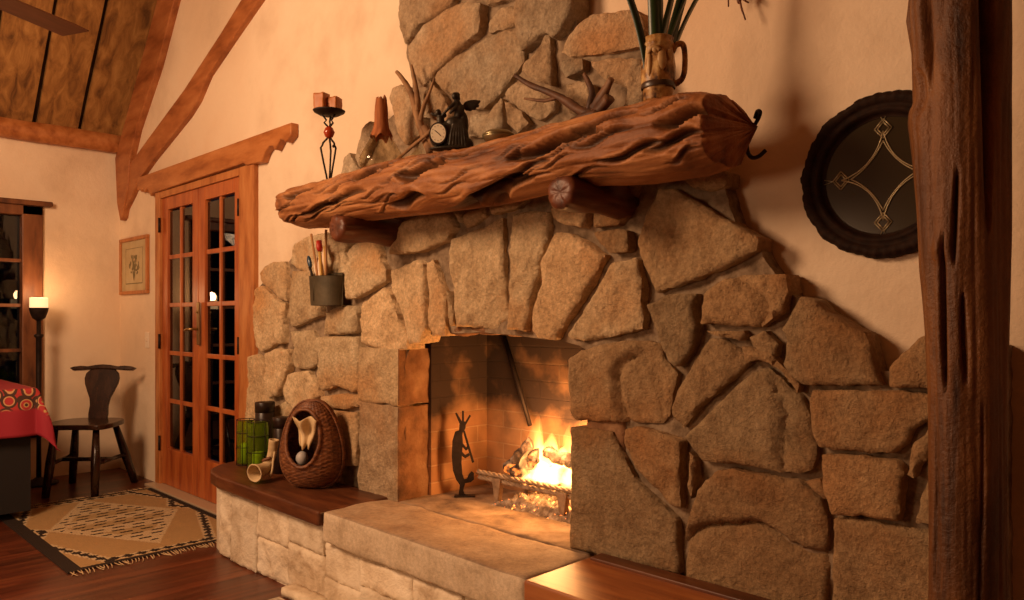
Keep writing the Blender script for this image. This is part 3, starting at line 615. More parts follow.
bx, by = brick_mat('brick_back', 'X'), brick_mat('brick_side', 'Y')
under(MB().box(-2.68, -2.585, 2.09, 2.50, .33, 1.5).build('firebox_side', by), fp)
under(MB().box(-1.62, -1.54, 2.09, 2.50, .33, 1.5).build('firebox_side', by), fp)
under(MB().box(-2.62, -1.58, 2.42, 2.50, .33, 1.5).build('firebox_back', bx), fp)
soot = plain('soot', (.02, .012, .008), .95)
under(MB().box(-2.68, -1.54, 2.09, 2.50, 1.5, 1.53).box(-2.68, -1.54, 2.10, 2.14, 1.16, 1.53).build('flue_throat', soot), fp)
o = rough_grid_box('firebox_floor', -2.62, -1.58, 1.924, 2.46, .33, HZ - .002, M['sooty_slab'], step=.02, amp=.006, freq=9, edge=.008, seed=11)
under(o, fp)
# hearth slab, wooden tops and the pale stone base
under(rough_grid_box('hearth_slab', -2.668, -1.545, 1.600, 1.917, HZ - .125, HZ + .004, M['slab'], step=.016, amp=.007, freq=7, edge=.014, seed=3), fp)
hs = [c for c in fp.children if c.name.startswith('hearth_slab')][0]; hs.data.materials.append(M['slab_top'])   # hearth top browned by soot
for p in hs.data.polygons:
    if p.normal.z > .6: p.material_index = 1
SH = [(-2.672, 1.945), (-2.672, 1.588), (-3.62, 1.600), (-3.74, 1.622), (-3.83, 1.66), (-3.90, 1.73), (-3.935, 1.80), (-3.975, 1.945)]
o = MB().prism(SH, HZ - .062, HZ, 'z').build('left_seat_board', M['shelf']); fin(o, .012, 3); under(o, fp)
o = MB().prism([(-1.54, 1.94), (-1.54, 1.586), (-.40, 1.586), (-.40, 1.94)], HZ - .055, HZ + .006, 'z').build('right_seat_board', M['bench']); fin(o, .008, 3); under(o, fp)
o = MB().box(-1.52, -.41, 1.865, 1.925, HZ + .004, HZ + .016, .003).build('edge_strip', M['shelf']); under(o, fp)
rnd = random.Random(8); ps = []; cuts = [-3.67, -3.535, -3.27, -2.99, -2.70, -2.44, -2.12, -1.86, -1.60, -1.3, -1.0, -.7, -.42]
for i, (a, b) in enumerate(zip(cuts, cuts[1:])):
    top = HZ - .066 if (b < -2.66 or a > -1.56) else HZ - .135
    sp = {2: .17, 4: .12, 5: .15, 3: .2, 7: .1}.get(i)
    for (z0, z1) in ([(.0, top)] if sp is None else [(.0, sp), (sp, top)]):
        g = .003; j = lambda: rnd.uniform(-.007, .007)
        ps.append([(a + g + j() * (i > 0), z0 + g), ((a + b) / 2 + j(), z0 + g + j() * .4 * (z0 > 0)), (b - g + j(), z0 + g), (b - g + j(), (z0 + z1) / 2), (b - g + j(), z1 - g * .5), ((a + b) / 2, z1 - g * .5 + j() * .3), (a + g + j() * (i > 0), z1 - g * .5), (a + g, (z0 + z1) / 2)])
V, Fc, T = stone_field(ps, [(k, k * .97, k * .93) for k in [rnd.uniform(.88, 1.08) for _ in ps]], base_y=1.630, back=.05, relief=.55)
under(finish_field('hearth_base_stones', V, Fc, T, M['limestone']), fp)
mb = MB(); mb.prism([(-3.67, 1.95), (-3.67, 1.645), (-.42, 1.645), (-.42, 1.95)], 0, HZ - .1, 'z'); mb.prism([(-3.67, 1.95), (-3.67, 1.645), (-3.78, 1.67), (-3.87, 1.76), (-3.90, 1.95)], 0, HZ - .05, 'z')
o = mb.build('hearth_core', M['limestone']); set_tone(o, [(.9, .87, .82)] * len(o.data.vertices)); under(o, fp)
under(rough_grid_box('plinth_stone', -2.93, -1.5, 1.560, 1.64, 0, .045, M['limestone'], step=.02, amp=.006, edge=.012, tone=(1.05, 1.02, .97)), fp)

# ------------------------------------------------------------------ mantel log
def interp(tab, x):
    return float(np.interp(x, [p[0] for p in tab], [p[1] for p in tab]))
TOP = [(-3.15, 1.700), (-3.14, 1.722), (-3.12, 1.735), (-3.09, 1.741), (-3.061, 1.742), (-2.837, 1.740), (-2.699, 1.745), (-2.454, 1.755), (-2.147, 1.755), (-1.881, 1.741), (-1.694, 1.747), (-1.525, 1.751), (-1.372, 1.749), (-1.2, 1.745), (-1.076, 1.748), (-1.02, 1.740), (-.985, 1.725)]
BOT = [(-3.15, 1.62), (-3.14, 1.600), (-3.12, 1.583), (-3.09, 1.570), (-3.05, 1.560), (-2.91, 1.553), (-2.814, 1.560), (-2.454, 1.552), (-2.147, 1.541), (-1.881, 1.538), (-1.659, 1.550), (-1.417, 1.553), (-1.233, 1.535), (-1.061, 1.535), (-.985, 1.55)]
HOLL = [  # lens shaped hollows: x, height 0 bottom..1 top on the front, half length, half width, depth
 (-1.747, 0.13, 0.17, 0.12, 0.075), (-2.09, 0.61, 0.14, 0.1, 0.055), (-2.193, 0.19, 0.12, 0.1, 0.045), (-2.416, 0.75, 0.13, 0.09, 0.045), (-1.484, 0.56, 0.2, 0.08, 0.055), (-1.035, 0.6, 0.1, 0.07, 0.045), (-1.075, 0.36, 0.09, 0.06, 0.035), (-2.927, 0.7, 0.12, 0.1, 0.03), (-2.78, 0.3, 0.14, 0.07, 0.026), (-1.2, 0.32, 0.13, 0.05, 0.028), (-1.905, 0.04, 0.16, 0.06, 0.03), (-1.301, 0.74, 0.12, 0.05, 0.03), (-1.606, 0.32, 0.12, 0.05, 0.02), (-2.595, 0.4, 0.2, 0.06, 0.025), (-1.85, 0.8, 0.16, 0.05, 0.022), (-1.3, 0.52, 0.12, 0.04, 0.02)]
NX, NT = 460, 150; V = []; Fc = []; LT = []; rnd = random.Random(31)
HOLL += [(rnd.uniform(-3.05, -1.05), rnd.uniform(.1, .95), rnd.uniform(.05, .16), rnd.uniform(.012, .028), rnd.uniform(.006, .014)) for _ in range(46)]; xs = np.linspace(-3.15, -.995, NX)
for i, x in enumerate(xs):
    zt, zb = interp(TOP, x), interp(BOT, x); cz, hz = (zt + zb) / 2, (zt - zb) / 2
    e = max(0, 1 - (x + 3.15) / .06); hy = .128 * math.sqrt(max(.03, 1 - e * e * .97)); e2 = max(0, 1 - (-.985 - x) / .10)
    hy *= 1 - .10 * e2; cy = 1.765 + .02 * noise.noise(Vector((x * 1.5, 0, 4)))
    for k in range(NT):
        t = 2 * math.pi * k / NT; c, s = math.cos(t), math.sin(t)     # c<0 faces the room
        ux = abs(c) ** .82 * (1 if c > 0 else -1); uz = abs(s) ** .82 * (1 if s > 0 else -1)
        ang = t / (2 * math.pi)
        wav = x * 1.1 + .35 * noise.noise(Vector((x * 1.3, 1.7, 0)))
        g = 0; cav = 0
        rdg = 1 - abs(noise.noise(Vector((x * 1.6, c * 2.6 + .5 * s + wav * .25, s * 2.9 - wav * .5)))) * 2
        g -= .007 * max(0, rdg) ** 6
        g += .009 * noise.noise(Vector((x * 1.5, c * 2.4, s * 3.0 + wav)))
        g += .0022 * noise.fractal(Vector((x * 6, c * 10, s * 10 + wav)), 1, 2, 3)
        hh = (s + 1) / 2
        if c < .25:
            for hx, hv, hl, hw, hd in HOLL:
                dx = (x - hx) / hl
                if abs(dx) < 1:
                    dv = (hh - hv - .07 * dx - .03 * math.sin(dx * 4)) / (hw * (1 - dx * dx) ** .6 + .001)
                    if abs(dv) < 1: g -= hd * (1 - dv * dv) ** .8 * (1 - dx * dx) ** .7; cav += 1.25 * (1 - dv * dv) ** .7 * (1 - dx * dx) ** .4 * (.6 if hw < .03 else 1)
                    elif 1 <= dv < 2.2: g += .006 * math.sin((dv - 1) / 1.4 * math.pi) * (1 - dx * dx)
        g *= min(1, (hz / .08)) ** 1
        V.append((x, cy + ux * (hy + g), cz + uz * (hz + g * .8))); q = 1 - .78 * min(1, cav); LT.append((q, q * .93, q * .88))  # hollows painted darker: rotten wood, plus shade put into the tone
for i in range(NX - 1):
    for k in range(NT): Fc.append((i * NT + k, i * NT + (k + 1) % NT, (i + 1) * NT + (k + 1) % NT, (i + 1) * NT + k))
# right end: rough sawn, slanting away to a point near the wall
K = 10; base = (NX - 1) * NT; cz = 1.64
for j in range(1, K + 1):
    q = j / K; n0 = len(V)
    for k in range(NT):
        bx_, by_, bz_ = V[base + k]; f = 1 - q
        depth = max(0, by_ - 1.63)
        x = -.985 + .055 * math.sin(q * math.pi / 2) * min(1, depth / .2) + .006 * fbm(by_ * 30, bz_ * 30, q, 3)
        V.append((-.995 + .035 * q + .008 * fbm(by_ * 30, bz_ * 30, q, 3), 1.865 + (by_ - 1.865) * f, 1.66 + (bz_ - 1.66) * f)); LT.append((.8, .8, .8))
    p0 = base if j == 1 else n0 - NT
    Fc += [(p0 + k, p0 + (k + 1) % NT, n0 + (k + 1) % NT, n0 + k) for k in range(NT)]
Fc.append(tuple(range(NT))[::-1])
mtl = thing('mantel_shelf', 'gnarled orange-brown log mantel shelf across the stone fireplace', 'mantel', (-2.1, 1.77, 1.55))
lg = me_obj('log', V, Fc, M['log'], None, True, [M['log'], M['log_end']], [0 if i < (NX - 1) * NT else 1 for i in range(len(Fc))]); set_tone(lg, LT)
bm = bmesh.new(); bm.from_mesh(lg.data); bmesh.ops.recalc_face_normals(bm, faces=bm.faces); bm.to_mesh(lg.data); bm.free()
under(lg, mtl)
def stub(x, z, r, seed):
    V = []; Fc = []; n, m_ = 48, 30
    prof = [(.12, .002), (.35, .0), (.62, .001), (.88, .004), (.98, .012)] + [(1.0 + .08 * math.sin(k * .4), .02 + k * .013) for k in range(m_ - 5)]
    for i, (f, dy) in enumerate(prof):
        for k in range(n):
            t = 2 * math.pi * k / n; rr = r * f * (1 + .16 * noise.noise(Vector((math.cos(t) * 1.3 + seed, math.sin(t) * 1.3, dy * 5))) + (.07 * noise.noise(Vector((math.cos(t) * 5 + seed, math.sin(t) * 5, dy * 8))) if f > .9 else 0))
            V.append((x + rr * math.cos(t) * 1.05, 1.655 + dy + .004 * noise.noise(Vector((math.cos(t) * f * 6, math.sin(t) * f * 6, seed))), z + rr * math.sin(t) * .95))
    for i in range(len(prof) - 1): Fc += [(i * n + k, i * n + (k + 1) % n, (i + 1) * n + (k + 1) % n, (i + 1) * n + k) for k in range(n)]
    Fc.append(tuple(range(n))[::-1])
    o = me_obj('bracket', V, Fc, M['bracket'], None, True)
    bm = bmesh.new(); bm.from_mesh(o.data); bmesh.ops.recalc_face_normals(bm, faces=bm.faces); bm.to_mesh(o.data); bm.free()
    return under(o, mtl)
stub(-2.655, 1.522, .056, 1); stub(-1.463, 1.525, .052, 6)

# ------------------------------------------------------------------ the tree trunk post
NZ, NT = 300, 160; V = []; Fc = []
LE = [(0, -.508), (.35, -.508), (.57, -.511), (.80, -.512), (1.0, -.517), (1.13, -.526), (1.26, -.540), (1.40, -.545), (1.50, -.552), (1.57, -.560), (1.595, -.558), (1.61, -.548), (1.72, -.55), (1.79, -.561), (1.84, -.556), (2.0, -.55), (6, -.55)]
for i in range(NZ):
    z = (i / (NZ - 1)) ** 1.0 * 2.4 if i < NZ - 12 else 2.4 + (i - NZ + 12) * .30
    le = interp(LE, z); cx = -.459 + .008 * max(0, min(1, 1.6 - z)) - .004 * math.sin(z * 2)
    for k in range(NT):
        t = 2 * math.pi * k / NT; c, s = math.cos(t), math.sin(t); r = .086
        if c + s * -.0 < 0: r += ((cx - le - .008 - .010 * max(0, min(1, 1.3 - z))) - .086) * max(0, -c) ** 2 * .9
        g = .010 * noise.noise(Vector((c * 1.6, s * 1.6, z * 1.4))) + .003 * noise.noise(Vector((c * 4, s * 4, z * 1.2 + 3))) + .0014 * noise.fractal(Vector((c * 22, s * 22, z * 5)), 1, 2, 3)
        rdg = 1 - abs(noise.noise(Vector((c * 1.9 + 5, s * 1.9, z * .5)))) * 2
        g -= .004 * max(0, rdg) ** 7
        # long cracks: (angle, z centre, half length, angular width, depth)
        for a, zc, hl, aw, dp in ((-.66, 1.98, .66, .26, .062), (-2.75, 1.86, .10, .14, .025), (-2.6, 2.1, .25, .04, .02), (-1.38, 1.36, .10, .05, .03), (-1.62, 1.17, .16, .07, .035), (-1.2, 1.12, .09, .06, .025), (-2.0, 1.75, .14, .10, .02), (-2.3, 1.62, .05, .3, .02), (-1.9, .8, .2, .03, .01), (-.9, .7, .35, .03, .008)):
            da = ((t - a + math.pi) % (2 * math.pi)) - math.pi; dz = (z - zc) / hl
            if abs(dz) < 1:
                w_ = aw * (1 - dz * dz) ** .5; q = da - .05 * math.sin(z * 9)
                if abs(q) < w_ * 2: g -= dp * math.exp(-(q / (w_ * .7 + .005)) ** 2) * (1 - dz * dz) ** .5
        kn = (((t + 1.75 + math.pi) % (2 * math.pi) - math.pi) * .1) ** 2 + (z - 1.30) ** 2; g += .010 * math.exp(-kn / .0006)
        V.append((cx + c * (r + g), 1.755 + s * (r + g) * .95, z))
for i in range(NZ - 1):
    for k in range(NT): Fc.append((i * NT + k, i * NT + (k + 1) % NT, (i + 1) * NT + (k + 1) % NT, (i + 1) * NT + k))
Fc += [tuple(range(NT))[::-1], tuple(range((NZ - 1) * NT, NZ * NT))]
po = me_obj('timber_post', V, Fc, M['post'], None, True)
bm = bmesh.new(); bm.from_mesh(po.data); bmesh.ops.recalc_face_normals(bm, faces=bm.faces); bm.to_mesh(po.data); bm.free()
tag(po, 'tall rough tree trunk post with long dark cracks in front of the plaster wall', 'post')

# ------------------------------------------------------------------ things on the mantel
def mant(x): return interp(TOP, x)
# candle holder
cx, cy = -2.845, 1.745; z0 = mant(cx) - .002
t = thing('candle_holder', 'wrought iron candle holder with amber glass bead at the left end of the mantel', 'candle holder', (cx, cy, z0))
mb = MB(); mb.lathe([(.0, 0), (.030, 0), (.030, .006), (.006, .012)], 20)
for a in (0.3, 2.4, 4.5):
    c, s = math.cos(a), math.sin(a)
    mb.tube([(.008 * c, .008 * s, .008), (.024 * c, .024 * s, .08), (.037 * c, .037 * s, .142), (.030 * c, .030 * s, .152), (.027 * c, .027 * s, .163), (.008 * c, .008 * s, .185)], .0042, 8)
    mb.tube([(.006 * c, .006 * s, .236), (.022 * c, .022 * s, .25), (.012 * c, .012 * s, .262), (.032 * c, .032 * s, .285)], .0042, 8)
mb.ell((.036, .0, .147), (.007, .007, .007), 8); mb.build('stand', M['iron'], t)
MB().lathe([(.004, .185), (.016, .192), (.024, .211), (.016, .230), (.004, .238)], 20).build('glass_bead', plain('amber_bead', (.32, .035, .008), .15), t)
MB().lathe([(.0, .283), (.040, .284), (.064, .297), (.068, .303), (.062, .302), (.040, .292), (0, .290)], 32).build('drip_plate', M['iron'], t)
wax = mat('orange_wax', [(.34, .10, .02), (.46, .15, .035)], nscale=8, rough=.5, bump=.1, dist=.004)
for (dx, dy, h, lab) in ((-.021, -.004, .082, 'taller square orange candle on the left of the iron candle holder plate'), (.021, .010, .066, 'shorter square orange candle on the right of the iron candle holder plate')):
    c = thing('pillar_candle', lab, 'candle', (cx + dx * .80 - .004, cy + dx * .80 + dy * .5 - .004, z0 + .294), 0.4, 'orange candles on the iron stand')
    o = rough_grid_box('wax_body', -.026, .026, -.026, .026, 0, h, wax, c, step=.007, amp=.003, freq=30, edge=.004, seed=h * 99)
    MB().tube([(0, 0, h - .002), (.001, 0, h + .008)], .0012, 6).build('wick', plain('wick', (.02, .015, .01), .9), c)
# demijohn bottle
cx, cy = -2.53, 1.79; z0 = mant(cx) - .004
t = thing('glass_demijohn', 'big bellied clear glass bottle with rusty wrapped neck on the mantel', 'bottle', (cx, cy, z0))
prof = [(0, .003), (.055, .0), (.080, .008), (.089, .028), (.088, .048), (.078, .075), (.058, .110), (.040, .138), (.028, .165), (.023, .19), (.022, .265)]
MB().lathe(prof, 40, cap=False).build('glass_body', glassy('olive_glass', (.98, .95, .84), .04, .05), t)
mb = MB(); V = []; Fc = []; n = 40
pr = [(.0445, .136), (.0385, .148), (.030, .175), (.0265, .20), (.026, .23), (.0245, .255), (.021, .28), (.014, .285)]
for r, z in pr:
    for k in range(n):
        a = 2 * math.pi * k / n; zz = z + (.022 * noise.noise(Vector((math.cos(a) * 2, math.sin(a) * 2, 3))) + (.012 if k % 7 < 3 else 0)) * (z > .26) - .02 * (noise.noise(Vector((math.cos(a) * 3, math.sin(a) * 3, 9)))) * (z < .16)
        rr = r + .0012 * (k % 2); V.append((rr * math.cos(a), rr * math.sin(a), zz))
for i in range(len(pr) - 1): Fc += [(i * n + k, i * n + (k + 1) % n, (i + 1) * n + (k + 1) % n, (i + 1) * n + k) for k in range(n)]
me_obj('neck_wrapping', V, Fc, mat('neck_wrap', [(.22, .06, .015), (.40, .13, .035)], scale=(6, 6, 1), nscale=10, rough=.8, bump=.6, dist=.003), t, True)
# antler-like driftwood behind the bottle and the clock
dw = mat('driftwood', [(.10, .045, .018), (.24, .12, .05), (.33, .18, .08)], nscale=14, rough=.75, bump=.5, dist=.004)
def curve(pts, k=4):
    P_ = [Vector(p) for p in pts]; out = []
    for i in range(len(P_) - 1):
        a, b, c, d = P_[max(i - 1, 0)], P_[i], P_[i + 1], P_[min(i + 2, len(P_) - 1)]
        for j in range(k):
            u = j / k; out.append(.5 * ((2 * b) + (c - a) * u + (2 * a - 5 * b + 4 * c - d) * u * u + (3 * b - a - 3 * c + d) * u ** 3))
    out.append(P_[-1]); return out
def limb(mb, pts, r0, r1, seed=0, n=10):
    c = curve(pts); L = len(c); mb.tube(c, [r0 + (r1 - r0) * i / (L - 1) for i in range(L)], n, True, .35, seed)
mb = MB()
limb(mb, [(-2.30, 1.86, 1.80), (-2.35, 1.865, 1.88), (-2.383, 1.86, 1.946), (-2.421, 1.86, 2.045), (-2.467, 1.85, 2.115), (-2.497, 1.84, 2.15)], .020, .007, 1)
limb(mb, [(-2.385, 1.86, 1.97), (-2.402, 1.87, 2.04), (-2.415, 1.87, 2.103), (-2.438, 1.87, 2.17)], .014, .004, 2)
limb(mb, [(-2.37, 1.86, 1.93), (-2.345, 1.86, 1.99), (-2.31, 1.865, 2.045), (-2.292, 1.87, 2.085)], .010, .004, 3)
limb(mb, [(-2.13, 1.85, 1.85), (-2.211, 1.84, 1.89), (-2.332, 1.83, 1.847), (-2.427, 1.83, 1.812), (-2.52, 1.83, 1.775)], .009, .006, 4)
limb(mb, [(-2.26, 1.86, 1.765), (-2.23, 1.86, 1.83), (-2.20, 1.86, 1.90)], .015, .008, 5)
limb(mb, [(-2.33, 1.85, 1.90), (-2.28, 1.86, 1.82), (-2.25, 1.86, 1.76)], .016, .014, 6)
mb.build('driftwood_branch', dw); tag(C.objects['driftwood_branch'] if 'driftwood_branch' in C.objects else bpy.data.objects['driftwood_branch'], 'forked antler-like driftwood branch on the mantel behind the angel clock', 'driftwood')
# second driftwood, by the vase
mb = MB()
limb(mb, [(-1.826, 1.84, 1.985), (-1.755, 1.84, 1.936), (-1.674, 1.84, 1.896), (-1.601, 1.84, 1.855), (-1.519, 1.83, 1.800), (-1.459, 1.82, 1.785), (-1.40, 1.81, 1.815)], .007, .019, 1)
limb(mb, [(-1.47, 1.83, 1.80), (-1.44, 1.82, 1.82), (-1.41, 1.81, 1.845), (-1.385, 1.80, 1.865)], .020, .010, 7)
limb(mb, [(-1.50, 1.83, 1.79), (-1.49, 1.84, 1.846), (-1.515, 1.85, 1.90), (-1.53, 1.85, 1.925)], .014, .006, 3)
limb(mb, [(-1.63, 1.84, 1.87), (-1.70, 1.85, 1.875), (-1.79, 1.85, 1.90)], .008, .004, 5)
limb(mb, [(-1.56, 1.83, 1.765), (-1.50, 1.82, 1.775), (-1.44, 1.81, 1.772)], .020, .018, 8)
o = mb.build('driftwood_branch', mat('dark_driftwood', [(.02, .008, .005), (.11, .045, .02), (.25, .13, .06)], nscale=9, rough=.6, bump=.5, dist=.004)); tag(o, 'dark twisted driftwood branch lying on the mantel just left of the vase', 'driftwood')
# angel clock
cx, cy = -2.05, 1.745; z0 = mant(cx) - .003
t = thing('angel_clock', 'dark bronze mantel clock with a winged angel and cherub above an oval dial', 'clock', (cx, cy, z0), R(42))
mb = MB(); E = mb.ell
E((0, 0, .008), (.078, .036, .010)); E((-.040, 0, .056), (.037, .024, .047)); E((-.005, .005, .055), (.045, .030, .055)); E((.030, .004, .05), (.034, .030, .055)); E((.055, .005, .022), (.026, .026, .026)); E((.045, .005, .09), (.018, .018, .05))
E((.012, .0, .10), (.03, .022, .022)); E((-.036, 0, .112), (.014, .012, .018)); E((-.044, -.002, .136), (.011, .011, .012)); E((-.060, 0, .130), (.014, .005, .006), 10, Matrix.Rotation(.5, 3, 'Y')); E((-.026, .008, .128), (.012, .004, .010))
E((.030, 0, .135), (.018, .015, .032), 14, Matrix.Rotation(.25, 3, 'Y')); E((.022, -.002, .165), (.015, .012, .016)); E((.016, -.004, .192), (.0125, .0125, .014)); E((.021, .004, .197), (.012, .012, .012)); E((.026, .002, .186), (.008, .008, .012))
mb.tube([(.014, -.008, .165), (-.002, -.014, .150), (-.018, -.010, .135), (-.028, -.006, .126)], [.007, .006, .005, .005], 8)
mb.tube([(.030, .0, .165), (.012, -.018, .140), (-.002, -.016, .128)], [.007, .006, .005], 8)
for a, l, w_ in ((-.10, .060, .010), (.18, .058, .010), (.45, .050, .009), (.75, .040, .009), (1.05, .030, .008)):
    E((.044 + .5 * l * math.cos(a), .012, .170 - .5 * l * math.sin(a)), (l * .5, .006, w_), 12, Matrix.Rotation(a, 3, 'Y'))
E((.094, .012, .172), (.014, .004, .006), 10, Matrix.Rotation(-.7, 3, 'Y'))
for k in range(6): mb.tube([(.0 + k * .011, -.026 + .002 * k, .012), (.006 + k * .009, -.022, .06), (.018 + k * .005, -.014, .11)], [.006, .005, .004], 8)
o = mb.build('sculpted_case', mat('bronze', [(.018, .014, .010), (.05, .04, .028)], nscale=40, rough=.45, bump=.2, dist=.002, metal=.5), t); voxel(o, .0024, 1)
def disc(mb, r0, r1, y0, y1, c, n=40, sx=1, sz=1.25):
    prof = [(0, y0), (r0, y0), (r1, y1), (0, y1)]; v = []; f = []
    for r, y in prof:
        for k in range(n): a = 2 * math.pi * k / n; v.append((c[0] + r * sx * math.cos(a), c[1] + y, c[2] + r * sz * math.sin(a)))
    for i in range(3): f += [(i * n + k, i * n + (k + 1) % n, (i + 1) * n + (k + 1) % n, (i + 1) * n + k) for k in range(n)]
    return mb.add(v, f, False)
disc(MB(), .033, .031, .0, -.016, (-.040, -.014, .056)).build('bezel', M['iron'], t)
dl = disc(MB(), .0275, .0265, .0, -.0175, (-.040, -.014, .056)).build('dial', plain('dial_white', (.80, .70, .52), .35), t)
mb = MB()
for k in range(12):
    a = k * math.pi / 6; mb.box(-.0401 + .021 * math.sin(a) - .0007, -.0401 + .021 * math.sin(a) + .0007, -.0325, -.0315, .056 + .026 * math.cos(a) - .002, .056 + .026 * math.cos(a) + .002)
mb.tube([(-.040, -.0325, .056), (-.052, -.0325, .066)], .0011, 6); mb.tube([(-.040, -.0325, .056), (-.030, -.0325, .046)], .0009, 6)
mb.build('clock_hands', plain('black_ink', (.02, .015, .01), .6), dl)
# small covered dish
cx, cy = -1.855, 1.79
o = thing('metal_dish', 'small rounded olive metal dish on the mantel right of the clock', 'dish', (cx, cy, mant(cx) - .002))
pew = plain('pewter', (.30, .25, .14), .28, .8)
MB().lathe([(0, 0), (.024, 0), (.020, .006), (.040, .014), (.054, .028), (.055, .034)], 32).build('bowl', pew, o)
MB().lathe([(.056, .034), (.054, .040), (.040, .050), (.018, .056), (0, .057)], 32).build('lid', pew, o)
# ceramic vase with strap leaves
cx, cy = -1.165, 1.735; z0 = mant(cx) - .004
t = thing('pottery_vase', 'ochre pottery jug with relief figures and side handle holding green leaves', 'vase', (cx, cy, z0), R(40))
t.scale = (.88, .88, .97); t.location.x -= .012
cer = mat('ochre_glaze', [(.05, .018, .008), (.34, .17, .05), (.56, .36, .14)], pos=[.38, .5, .62], nscale=22, detail=7, rough=.4, bump=.5, dist=.005)
prof = [(0, 0), (.044, 0), (.046, .006), (.046, .026), (.049, .030), (.045, .036), (.050, .044), (.0505, .06), (.049, .10), (.046, .135), (.044, .150), (.047, .154), (.046, .160), (.044, .164), (.047, .176), (.043, .178), (.039, .165), (.036, .05), (0, .045)]
V = []; Fc = []; n = 64
for r, z in prof:
    for k in range(n):
        a = 2 * math.pi * k / n; q = r
        if .05 < z < .15 and r > .04: q += .004 * max(0, math.cos(a * 4)) ** 3 * math.sin((z - .04) / .11 * math.pi) + .002 * noise.noise(Vector((math.cos(a) * 4, math.sin(a) * 4, z * 50)))
        if .15 < z < .17: q += .0015 * (k % 4 < 2)
        V.append((q * math.cos(a), q * math.sin(a), z))
for i in range(len(prof) - 1): Fc += [(i * n + k, i * n + (k + 1) % n, (i + 1) * n + (k + 1) % n, (i + 1) * n + k) for k in range(n)]
me_obj('jug_body', V, Fc, cer, t, True)
mb = MB(); mb.tube(curve([(.044, 0, .140), (.054, 0, .158), (.072, 0, .160), (.080, 0, .140), (.080, 0, .09), (.070, 0, .062), (.048, 0, .048)]), .0085, 12, True, .15); mb.build('handle', cer, t)
mb = MB()      # raised figure and band on the front of the jug
mb.ell((-.012, -.046, .135), (.012, .008, .011)); mb.ell((.006, -.049, .105), (.014, .007, .030)); mb.ell((-.030, -.038, .095), (.008, .008, .034)); mb.ell((.028, -.040, .12), (.009, .008, .015)); mb.tube(curve([(-.034, -.036, .125), (-.020, -.046, .140), (0, -.050, .130)]), .006, 8)
o = mb.build('relief_figure', mat('pale_glaze', [(.30, .16, .06), (.58, .38, .17)], nscale=20, rough=.45, bump=.3, dist=.003), t)
mb = MB(); mb.lathe([(.0515, .036), (.0525, .040), (.052, .048), (.050, .052)], 40, cap=False); mb.build('dark_band', plain('dark_glaze', (.045, .022, .012), .35), t)
lf = thing('strap_leaves', 'dark green strap leaves standing in the pottery jug on the mantel', 'plant', (cx - .012, cy, z0 + .06))
lm = mat('leaf', [(.006, .014, .005), (.014, .032, .009), (.03, .06, .015)], scale=(4, 4, .4), nscale=10, rough=.35, bump=.1, dist=.002)
rt = Vector((.707, .707, 0))
for i, (b, m1, tip, wd, tw) in enumerate([(-.030, -.050, -.115, .016, .2), (-.008, -.012, -.020, .026, .0), (.004, .002, .01, .022, .5), (.014, .045, .085, .022, .3), (.022, .060, .14, .015, .9), (-.012, .025, .05, .018, .7), (.0, .05, .11, .014, 1.1)]):
    V = []; Fc = []; K = 20; H_ = .42 - .03 * (i % 3); dpt = [-.01, -.015, .012, -.005, .008, .015, -.012][i]
    for k in range(K + 1):
        u = k / K; off = b * (1 - u) ** 2 + 2 * m1 * u * (1 - u) + tip * u * u * 1.6; w_ = 1.35 * wd * (min(1, .75 + u) * (1 - max(0, u - .6) / .4) ** .8 + .02)
        c = rt * off + Vector((-.707, .707, 0)) * (dpt * (1 + u * 2)) + Vector((0, 0, H_ * u)); d = (rt * math.cos(tw) + Vector((-.707, .707, 0)) * math.sin(tw)) * (w_ / 2); fold = Vector((.3, -.3, 0)) * w_ * .35
        V += [c - d, c + fold, c + d]
    for k in range(K): Fc += [(k * 3, k * 3 + 1, k * 3 + 4, k * 3 + 3), (k * 3 + 1, k * 3 + 2, k * 3 + 5, k * 3 + 4)]
    o = me_obj('leaf', V, Fc, lm, lf, True); md = o.modifiers.new('s', 'SOLIDIFY'); md.thickness = .0014
# iron hook at the end of the mantel
mb = MB(); mb.tube(curve([(-.995, 1.925, 1.700), (-.985, 1.92, 1.716), (-.978, 1.92, 1.712), (-.984, 1.92, 1.695), (-1.000, 1.92, 1.671), (-1.013, 1.915, 1.640), (-1.012, 1.915, 1.612), (-.996, 1.91, 1.592), (-.975, 1.91, 1.593), (-.957, 1.91, 1.606)], 6), .0055, 10, True, .2)
o = mb.build('iron_hook', M['iron']); tag(o, 'black curled iron hook sticking out past the right end of the mantel', 'hook')
# dried twig high on the wall
mb = MB(); limb(mb, [(-1.02, 2.0, 2.45), (-1.05, 1.99, 2.25), (-1.072, 1.985, 2.08), (-1.055, 1.985, 2.0)], .006, .002, 2, 8)
limb(mb, [(-1.06, 1.99, 2.2), (-1.10, 1.98, 2.12), (-1.105, 1.98, 2.05)], .004, .002, 3, 8); limb(mb, [(-1.075, 1.985, 2.09), (-1.06, 1.98, 2.06), (-1.045, 1.985, 2.045)], .005, .002, 5, 8)
mb.ell((-1.075, 1.985, 2.07), (.008, .006, .02), 8); mb.ell((-1.10, 1.98, 2.09), (.006, .005, .018), 8)
o = mb.build('dried_twig', M['bracket']); tag(o, 'thin dried twig hanging high on the plaster right of the leafy vase', 'twig')

